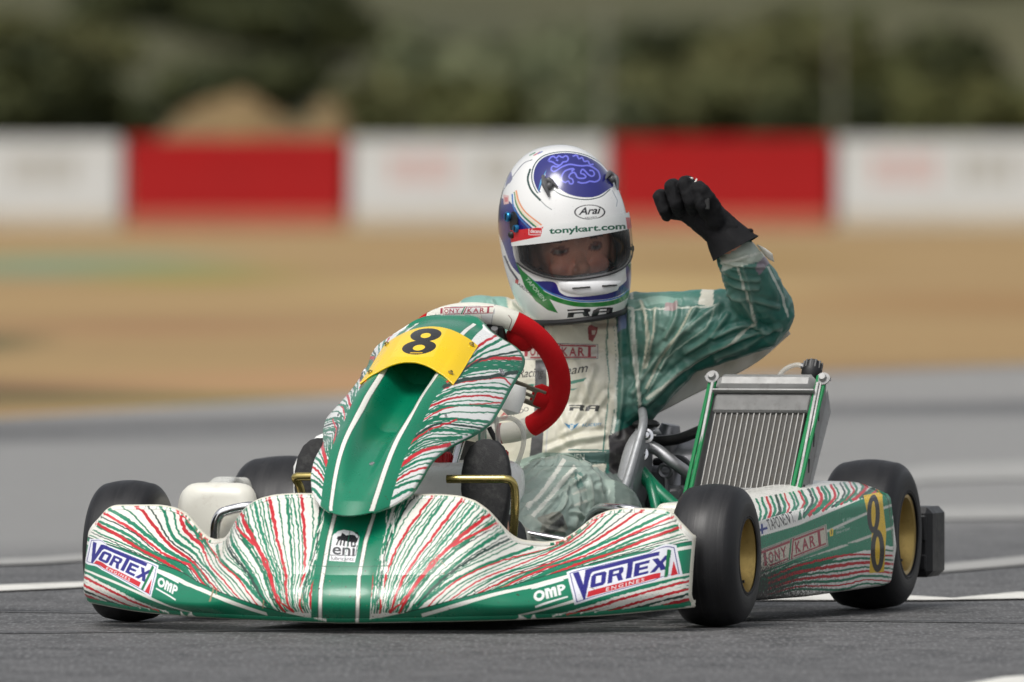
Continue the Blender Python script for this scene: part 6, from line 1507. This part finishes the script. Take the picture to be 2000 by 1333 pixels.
# ---- shoes
M_shoe = mat('shoe_leather', (.015, .015, .016), .55, var=.4, bmp=.2); M_sole = mat('shoe_sole', (.018, .018, .019), .7, var=.35, vscale=20, bmp=.5, bscale=420, dirt=.5, dirtcol=(.10, .10, .095), bdist=.0015)
for sg in (1, -1):
    cx = .166 if sg > 0 else -.152
    shoe = empty('shoe', tuple(np.array([cx, -.14, .1])-SEATP), 0, parent=drv); ORIG[shoe.name] = np.array([cx, -.14, .1])
    def ring(z, hw, y0, y1, n=28, p=.8, sx=0):
        V = []
        for k in range(n):
            t = 2*math.pi*k/n; cs, sn = math.cos(t), math.sin(t)
            V.append([cx+sx+hw*np.sign(cs)*abs(cs)**p, (y0+y1)/2+(y1-y0)/2*np.sign(sn)*abs(sn)**p, z])
        return V
    def stack(secs, n=28, **kw):
        V = []; F = []
        for s_ in secs: V += ring(*s_, n=n, **kw)
        m = len(secs)
        for i in range(m-1):
            for k in range(n): F.append([i*n+k, i*n+(k+1) % n, (i+1)*n+(k+1) % n, (i+1)*n+k])
        F.append(list(range(n))[::-1]); F.append([(m-1)*n+k for k in range(n)]); gg = G(); gg.add(V, F); return gg
    T0 = -.205   # the sole leans back towards the toe
    prof = [(.078, .010), (.082, .022), (.095, .030), (.13, .033), (.18, .034), (.22, .041), (.255, .0455), (.285, .0455), (.312, .041), (.332, .031), (.343, .018), (.3465, .006)]
    ys = lambda z: T0+.02+(z-.08)*.10
    gg = stack([(z, hw, ys(z)-.007+.004*max(0, (z-.3)/.04), ys(z)+.008) for z, hw in prof], p=.75); build(gg, 'sole', M_sole, shoe, auto=50)
    gg = stack([(z, hw*.93, ys(z)+.006, ys(z)+(.085 if z < .15 else .085-.05*(z-.15)/.19)) for z, hw in prof[1:-1]], p=.95); build(gg, 'upper', M_shoe, shoe, auto=50)
    gg = G()
    for k in range(4): z = .15+k*.028; gg.tube([[cx-.022, ys(z)+.082-.012*k, z], [cx+.022, ys(z)+.082-.012*k, z+.004]], .002, 6)
    build(gg, 'lace', M_shoe, shoe)
    gg = G(); capsule(gg, (cx, -.09, .13), .044, (cx-.006, -.03, .16), .048); build(gg, 'ankle_cuff', M_shoe, shoe)

# ---- helmet
helm = empty('helmet', tuple(HC-SEATP), 0, parent=drv); ORIG[helm.name] = HC; helm['label'] = 'white, indigo and green full-face helmet'
HA, HF, HB, HZ = .1185, .150, .146, .168
def helm_pt(ph, th, off=0.0):
    """ph: azimuth, 0 = forward, + = viewer's right; th: elevation"""
    cs, sn = np.cos(th), np.sin(th); lowr = np.clip(-th/1.2, 0, 1)
    p = np.where(th < 0, .36, .86); ce = np.sign(cs)*np.abs(cs)**p
    fy = np.cos(ph)
    fr = np.where(fy > 0, HF*(1+.07*lowr*np.clip(fy, 0, 1)**2-.05*np.exp(-((th+.28)/.22)**2)*np.clip(fy, 0, 1)), HB*(1-.16*lowr))
    x = (HA*(1-.07*lowr**1.5)+off)*ce*np.sign(np.sin(ph))*np.abs(np.sin(ph))**.92; y = (fr+off)*ce*np.sign(fy)*np.abs(fy)**.92; z = (HZ+off)*np.where(th < 0, sn*1.07, sn)
    y = y + .010*np.clip(-z/.16, 0, 1)*(fy > 0)
    # brow and crown lines
    z = z + .004*np.exp(-((ph)/.9)**2)*np.exp(-((th-.35)/.25)**2)
    P = np.stack([x, y, z], -1); return HC + P @ HR.T
NPH, NTH = 860, 560
ph = np.linspace(-math.pi, math.pi, NPH)[None, :]+np.zeros((NTH, 1)); th = np.linspace(-1.06, math.pi/2-.001, NTH)[:, None]+np.zeros((1, NPH))
PH = helm_pt(ph, th)
HPt = Paint(PH, (238, 238, 236), coarse=4)
IND, LB, GRN, NAV = (36, 38, 118), (60, 120, 190), (24, 128, 52), (36, 34, 110)
rg = np.random.RandomState(5)
# side sweep of indigo, narrow rules, green spear, chin bands
HPt.fill([(972, 390), (982, 400), (993, 440), (1000, 470), (1004, 500), (1018, 530), (1040, 548), (1082, 551), (1095, 572), (1120, 580), (1180, 574), (1220, 552), (1240, 522), (1238, 552), (1210, 577), (1170, 586), (1120, 585), (1070, 569), (1030, 548), (1000, 520), (984, 480), (970, 440)], IND, sm=120)
HPt.fill([(972, 385), (992, 390), (1020, 420), (1044, 440), (1020, 470), (1000, 460), (970, 440)], IND)
HPt.stroke([(1036, 544), (1070, 570), (1120, 587), (1170, 588), (1212, 579), (1238, 556)], 3, LB, curve=40)
HPt.stroke([(1024, 544), (1062, 574), (1115, 593), (1170, 595), (1212, 586), (1240, 561)], 9, GRN, curve=40)
HPt.fill([(1007, 512), (1020, 528), (1050, 555), (1066, 572), (1090, 612), (1070, 606), (1046, 588), (1025, 560)], GRN)
HPt.text('TAPONEN', (1026, 546), (1062, 590), 7, (196, 220, 200), .01, .2)
HPt.stroke([(985, 500), (996, 525), (1012, 548)], 4, (40, 42, 60)); HPt.text('AIRDOG', (1010, 556), (1038, 578), 5, (60, 50, 60), .02); HPt.fill([(1007, 545), (1013, 548), (1012, 556), (1006, 553)], (200, 60, 60))
for k, (c_, o_) in enumerate((((230, 150, 100), 0), ((240, 220, 190), 4), ((40, 130, 70), 7), ((230, 235, 240), 10), (LB, 14))):
    HPt.stroke([(1008-o_*.55, 372+o_*.5), (1014-o_*.8, 395+o_*.5), (1028-o_, 416+o_*.6), (1058-o_*1.5, 440+o_*.6)], 3, c_, curve=30)
HPt.fill([(983, 380), (994, 382), (994, 398), (984, 400)], (222, 180, 176)); HPt.fill([(985, 385), (992, 386), (992, 394), (986, 395)], (206, 110, 110))
# crown roundel
out = [(1038, 352), (1041, 326), (1056, 307), (1080, 298), (1112, 296), (1146, 303), (1176, 320), (1197, 345), (1203, 364), (1192, 382), (1172, 391), (1144, 394), (1112, 388), (1084, 378), (1062, 366), (1050, 378)]
HPt.stroke([(1036, 330), (1031, 350), (1038, 372), (1056, 392)], 4, (40, 70, 64), curve=30); HPt.stroke([(1056, 392), (1066, 402), (1078, 410)], 1.5, (120, 130, 130))
HPt.fill(out, (40, 70, 70), sm=90); c0 = np.mean(out, 0); HPt.fill([tuple(c0+(np.array(p)-c0)*.97) for p in out], (236, 238, 238), sm=90)
HPt.fill([tuple(c0+(np.array(p)-c0)*.94) for p in out], IND, sm=90)
HPt.fill([(1068, 331), (1050, 378), (1056, 352)], (80, 160, 210)); HPt.fill([(1066, 338), (1054, 374), (1060, 376)], (236, 238, 238))
HPt.fill([(1060, 372), (1066, 356), (1085, 364), (1112, 380), (1144, 386), (1170, 382), (1196, 366), (1203, 372), (1190, 394), (1140, 398), (1090, 388)], (238, 238, 236), sm=60)
HPt.stroke([(1080, 370), (1100, 382), (1140, 390), (1172, 385), (1192, 370)], 2, (40, 70, 70), curve=30)
BLU = (112, 116, 222)
lion = [[(470, 182), (484, 160), (505, 152), (520, 165), (540, 148), (560, 160), (585, 148), (600, 165), (590, 185), (565, 190), (548, 210), (520, 205), (500, 190), (470, 182)],
 [(548, 208), (525, 222), (500, 215), (488, 236), (505, 252), (530, 240), (550, 226), (575, 214), (610, 204), (650, 210), (690, 214), (730, 212), (765, 226), (795, 250), (806, 285), (800, 305), (775, 318), (740, 314), (720, 322), (690, 326), (660, 318)],
 [(575, 250), (560, 275), (556, 305), (580, 322), (600, 312), (612, 332), (632, 325), (626, 300), (604, 290), (612, 268), (636, 256), (650, 270), (660, 290), (690, 296), (716, 288), (700, 268), (680, 262), (690, 236), (708, 246), (728, 268), (752, 282), (770, 270), (760, 246), (736, 244)],
 [(628, 152), (655, 145), (668, 168), (690, 160), (704, 186), (728, 182), (740, 205), (764, 204)], [(575, 250), (600, 238), (640, 232), (620, 250)], [(520, 175), (535, 180)]]
for p_ in lion: HPt.stroke([(930+x/3.333, 260+y/3.333) for x, y in p_], 3.0, BLU, curve=90)
# maker's oval
t_ = np.linspace(0, 2*math.pi, 40, endpoint=False); ov = lambda k: np.stack([1152+30.5*k*np.cos(t_), 414.5+14.5*k*np.sin(t_)-.0*np.cos(t_)], -1)
HPt.fill(ov(1.0), (24, 24, 28), dens=0); HPt.fill(ov(.90), (238, 238, 236), dens=0)
HPt.text('Arai', (1130, 420), (1175, 417), 14, (24, 24, 28), .025, .35); HPt.text('HELMET', (1143, 427), (1166, 426), 3, (40, 40, 44), .01)
HPt.stroke([(1034, 304), (1046, 298)], 2.4, (90, 150, 110)); HPt.stroke([(1042, 304), (1056, 297)], 2.4, (200, 110, 120)); HPt.stroke([(1050, 301), (1060, 296)], 2, (100, 120, 190))
HPt.fill([(998, 326), (1001, 350), (996, 358), (987, 364), (992, 340)], (70, 66, 130)); HPt.stroke([(1040, 312), (1020, 322), (990, 362), (982, 376), (976, 400)], 1.6, (120, 124, 130), curve=30)
HPt.stroke([(1196, 372), (1206, 392), (1204, 404)], 1.5, (150, 160, 170)); HPt.fill([(1222, 520), (1232, 516), (1234, 540), (1224, 552)], IND); HPt.fill([(1226, 518), (1232, 514), (1232, 528)], GRN)
ra(HPt, [(1108, 621), (1194, 615), (1196, 600), (1108, 605)], (34, 34, 38))
hc = HPt.cols(); hc[:14] = lin((16, 16, 18))
# eye port is an opening: leave out those faces
lx = (PH-HC) @ HR; zz = lx[..., 2]; pa = np.abs(ph)
port = (zz < .004) & (zz > -.0695+.033*(pa/1.15)**3) & (pa < 1.18)
edge_ = (zz < .007) & (zz > -.0735+.033*(pa/1.15)**3) & (pa < 1.22); hc[edge_] = lin((22, 22, 26))
kp = ~(port[:-1, :-1])
shell = gridmesh(PH, 'shell', paintmat('helmet_lacquer', .16, .8, .3, bmp=.02), helm, hc, keep=kp)
so_ = shell.modifiers.new('t', 'SOLIDIFY'); so_.thickness = .010; so_.offset = -1
g = G(); rim_ = helm_pt(np.linspace(-math.pi, math.pi, 80, endpoint=False), np.full(80, -1.055)); g.tube(rim_, .006, 10, closed=True); build(g, 'edge_trim', M_black, helm)
# lining
thl, phl = np.meshgrid(np.linspace(-1.1, 1.5, 40), np.linspace(-math.pi, math.pi, 80), indexing='ij'); PLn = helm_pt(phl, thl, -.016)
lz = ((PLn-HC) @ HR)[..., 2]; kl = ~((lz < .02) & (lz > -.10) & (np.abs(phl) < 1.2))[:-1, :-1]
gridmesh(PLn, 'lining', mat('helmet_lining', (.02, .02, .022), .9, var=.3), helm, keep=kl)
# visor: clear smoked shield and the strip across its top
def visor_grid(z0, z1, nu, nv, off, pm=1.30):
    P = np.zeros((nv, nu, 3)); phs = np.linspace(-pm, pm, nu)
    for i, f in enumerate(np.linspace(0, 1, nv)):
        for k, p_ in enumerate(phs):
            e = abs(p_)/pm; zt_, zb_ = z1+.004*(1-e*e), z0+(.038*e**2.4); z = zb_+(zt_-zb_)*f; z = z*1.0
            P[i, k] = helm_pt(np.array(p_), np.array(math.asin(max(-.99, min(.99, z/HZ)))), off)
    return P
def visor_strip(z0, z1, nu, nv, off, pm=1.30):
    P = np.zeros((nv, nu, 3)); phs = np.linspace(-pm, pm, nu)
    for i, f in enumerate(np.linspace(0, 1, nv)):
        for k, p_ in enumerate(phs):
            e = abs(p_)/pm; z = z0+.004*(1-e*e)+(z1-z0)*f; P[i, k] = helm_pt(np.array(p_), np.array(math.asin(z/HZ)), off)
    return P
mg, nt, b = newmat('visor_glass'); nt.nodes.remove(b); tr = nt.nodes.new('ShaderNodeBsdfTransparent'); gl_ = nt.nodes.new('ShaderNodeBsdfGlossy'); mx = nt.nodes.new('ShaderNodeMixShader'); fr_ = nt.nodes.new('ShaderNodeFresnel')
fr_.inputs[0].default_value = 1.5; gl_.inputs['Roughness'].default_value = .06; nt.links.new(mixcol(nt, ramp(nt, noise_node(nt, 420, 3, .5, obj_vec(nt)), .66, .72), (.78, .77, .77), (.95, .95, .95)), tr.inputs[0])
sm_ = nt.nodes.new('ShaderNodeBsdfDiffuse'); sm_.inputs[0].default_value = (.55, .55, .56, 1); m2_ = nt.nodes.new('ShaderNodeMixShader'); nt.links.new(ramp(nt, noise_node(nt, 300, 4, .6, obj_vec(nt)), .60, .78, (.02, .02, .02), (.35, .35, .35)), m2_.inputs[0])
nt.links.new(fr_.outputs[0], mx.inputs[0]); nt.links.new(tr.outputs[0], mx.inputs[1]); nt.links.new(gl_.outputs[0], mx.inputs[2]); nt.links.new(mx.outputs[0], m2_.inputs[1]); nt.links.new(sm_.outputs[0], m2_.inputs[2]); nt.links.new(m2_.outputs[0], nt.nodes['Material Output'].inputs[0])
VG = visor_grid(-.0715, -.001, 120, 30, .0045); vis = gridmesh(VG, 'visor', mg, helm)
VS = visor_strip(-.004, .0245, 700, 90, .0055)
for i in range(80): pass
VP = Paint(VS, (236, 238, 236), coarse=2)
VP.fill([(970, 430), (1062, 441), (1056, 462), (970, 480)], (206, 34, 44)); VP.fill([(1222, 425), (1245, 425), (1245, 470), (1226, 452)], (206, 60, 66))
VP.text('decens', (1036, 455), (1057, 456), 7.5, (240, 236, 236), .02); VP.stroke([(1033, 443), (1059, 445), (1059, 459), (1033, 459), (1033, 443)], 1.2, (240, 236, 236))
VP.text('tonykart.com', (1073, 457), (1222, 447), 11.5, (6, 92, 68), .03)
gridmesh(VS, 'sun_strip', paintmat('visor_strip', .3, .3, .2), vis, VP.cols())
g = G(); V = visor_grid(-.0715, -.06, 60, 2, .0035, 1.27); g.tube(V[0], .0015, 8); build(g, 'port_seal', M_black, helm)
# pivots, vents, spoiler
def on_helm(pxy, off=0): U = HPt.uv([pxy])[0]; i, k = int(np.clip(U[1], 5, NTH-6)), int(np.clip(U[0], 5, NPH-6)); n = normal_at(PH, i, k); return PH[i, k]+n*off, n
M_blue = mat('blue_anodised', rgb(40, 120, 170), .3, .7, var=.1)
c_, n_ = on_helm((1006, 436), .001); up_ = w2l(np.array([-.1, 0, 1.0])); e1 = np.cross(n_, up_); e1 /= np.linalg.norm(e1); e2 = np.cross(e1, n_)
g = G(); g.prism([c_+e1*x+e2*y for x, y in [(math.cos(t)*.013, math.sin(t)*.022) for t in np.linspace(0, 6.28, 28, endpoint=False)]], n_*.003)
build(g, 'pivot_plate', M_black, helm)
for (q_, r) in (((998, 424), .0095), ((1014, 446), .0075)):
    c_, n_ = on_helm(q_, .005); g = G(); g.lathe([(0, .006), (r*.85, .006), (r, .004), (r, 0), (0, 0)], c_, n_, 28); build(g, 'pivot_screw', M_blue, helm)
    g = G(); g.box(c_+n_*.0068, [.0022, .0022, r*1.3], bev=.0005); build(g, 'screw_slot', M_black, helm)
c_, n_ = on_helm((1005, 458), .006); g = G(); g.ball(c_, [.008, .006, .007], 12, 8); build(g, 'visor_lever', M_black, helm)
M_vent = mat('vent_grey', (.10, .10, .105), .35, var=.2)
for k, (a_, b_, c2_) in enumerate((((1062, 345), (1074, 385), (1090, 368)), ((1187, 336), (1203, 372), (1180, 352)))):
    pa_, n_ = on_helm(a_, .003); pb_, _ = on_helm(b_, .004); pc_, n3 = on_helm(c2_, .004); g = G(); mid = (pa_+pb_+pc_)/3
    g.tube(spline([pa_, (pa_+pb_)/2+n_*.005, pb_], 14), np.r_[np.linspace(.003, .0065, 7), np.linspace(.006, .002, 7)], 10); g.tube(spline([pa_*.6+pb_*.4, (pa_+pc_)/2+n_*.005, pc_], 14), np.r_[np.linspace(.005, .006, 7), np.linspace(.005, .0015, 7)], 10); g.ball(mid+n_*.002, .0075, 12, 8)
    build(g, 'vent', M_vent, helm)
c_, n_ = on_helm((1232, 486), .004)
g = G(); g.tube([at(1228, 486, Y=.80), at(1237, 486, Y=.80)], .0038, 10); g.tube([at(1235, 486, Y=.80), at(1237.5, 486, Y=.80)], .0055, 10); build(g, 'visor_tab', M_black, helm)
g = G()       # rear spoiler
sp = [helm_pt(np.array(p_), np.array(t_), .0) for p_, t_ in ((-2.3, .55), (-2.5, .85), (-2.9, 1.0), (2.9, 1.0), (2.5, .85), (2.3, .55))]
g.tube(spline(sp, 40), np.r_[np.linspace(.003, .007, 20), np.linspace(.007, .003, 20)], 12); build(g, 'rear_spoiler', M_whitep, helm)
# chin vents: moulded white panel with two slots
ch = [on_helm(p_, .0035)[0] for p_ in ((1086, 547), (1216, 541), (1210, 560), (1196, 572), (1150, 580), (1110, 574), (1092, 562))]
cg = np.mean(ch, 0); inner = [on_helm(tuple(np.array(p_)+(np.array([1150, 560])-np.array(p_))*.12), .0065)[0] for p_ in ((1086, 547), (1216, 541), (1210, 560), (1196, 572), (1150, 580), (1110, 574), (1092, 562))]
top_c = [on_helm((x, 548 if x < 1200 else 545), .004)[0] for x in np.linspace(1090, 1212, 12)]; bot_c = [on_helm((x, 576-abs(x-1152)*abs(x-1152)*.0042), .004)[0] for x in np.linspace(1094, 1208, 12)]
g = G(); P = np.zeros((8, 12, 3))
for i in range(8):
    for k in range(12):
        f = i/7; q_ = np.array([np.linspace(1090, 1212, 12)[k], 548])*(1-f)+np.array([np.linspace(1096, 1206, 12)[k], 577-((np.linspace(1096, 1206, 12)[k]-1152)**2)*.0035])*f
        pt, nn = on_helm(tuple(q_), .001+.005*math.sin(math.pi*min(1, max(0, f)))**.5*math.sin(math.pi*k/11)**.35); P[i, k] = pt
F = [[i*12+k, i*12+k+1, (i+1)*12+k+1, (i+1)*12+k] for i in range(7) for k in range(11)]
g.add(P.reshape(-1, 3), F); build(g, 'chin_vent', mat('helmet_white_trim', rgb(236, 236, 236), .25, var=.03, coat=.5), helm)
for (xa, xb, y_) in ((1119, 1151, 562.5), (1174, 1199, 558.5)):
    g = G(); g.tube([on_helm((x, y_-(x-xa)*.07), .0068)[0] for x in np.linspace(xa, xb, 7)], .0026, 8, flat=.6); build(g, 'vent_slot', M_black, helm)
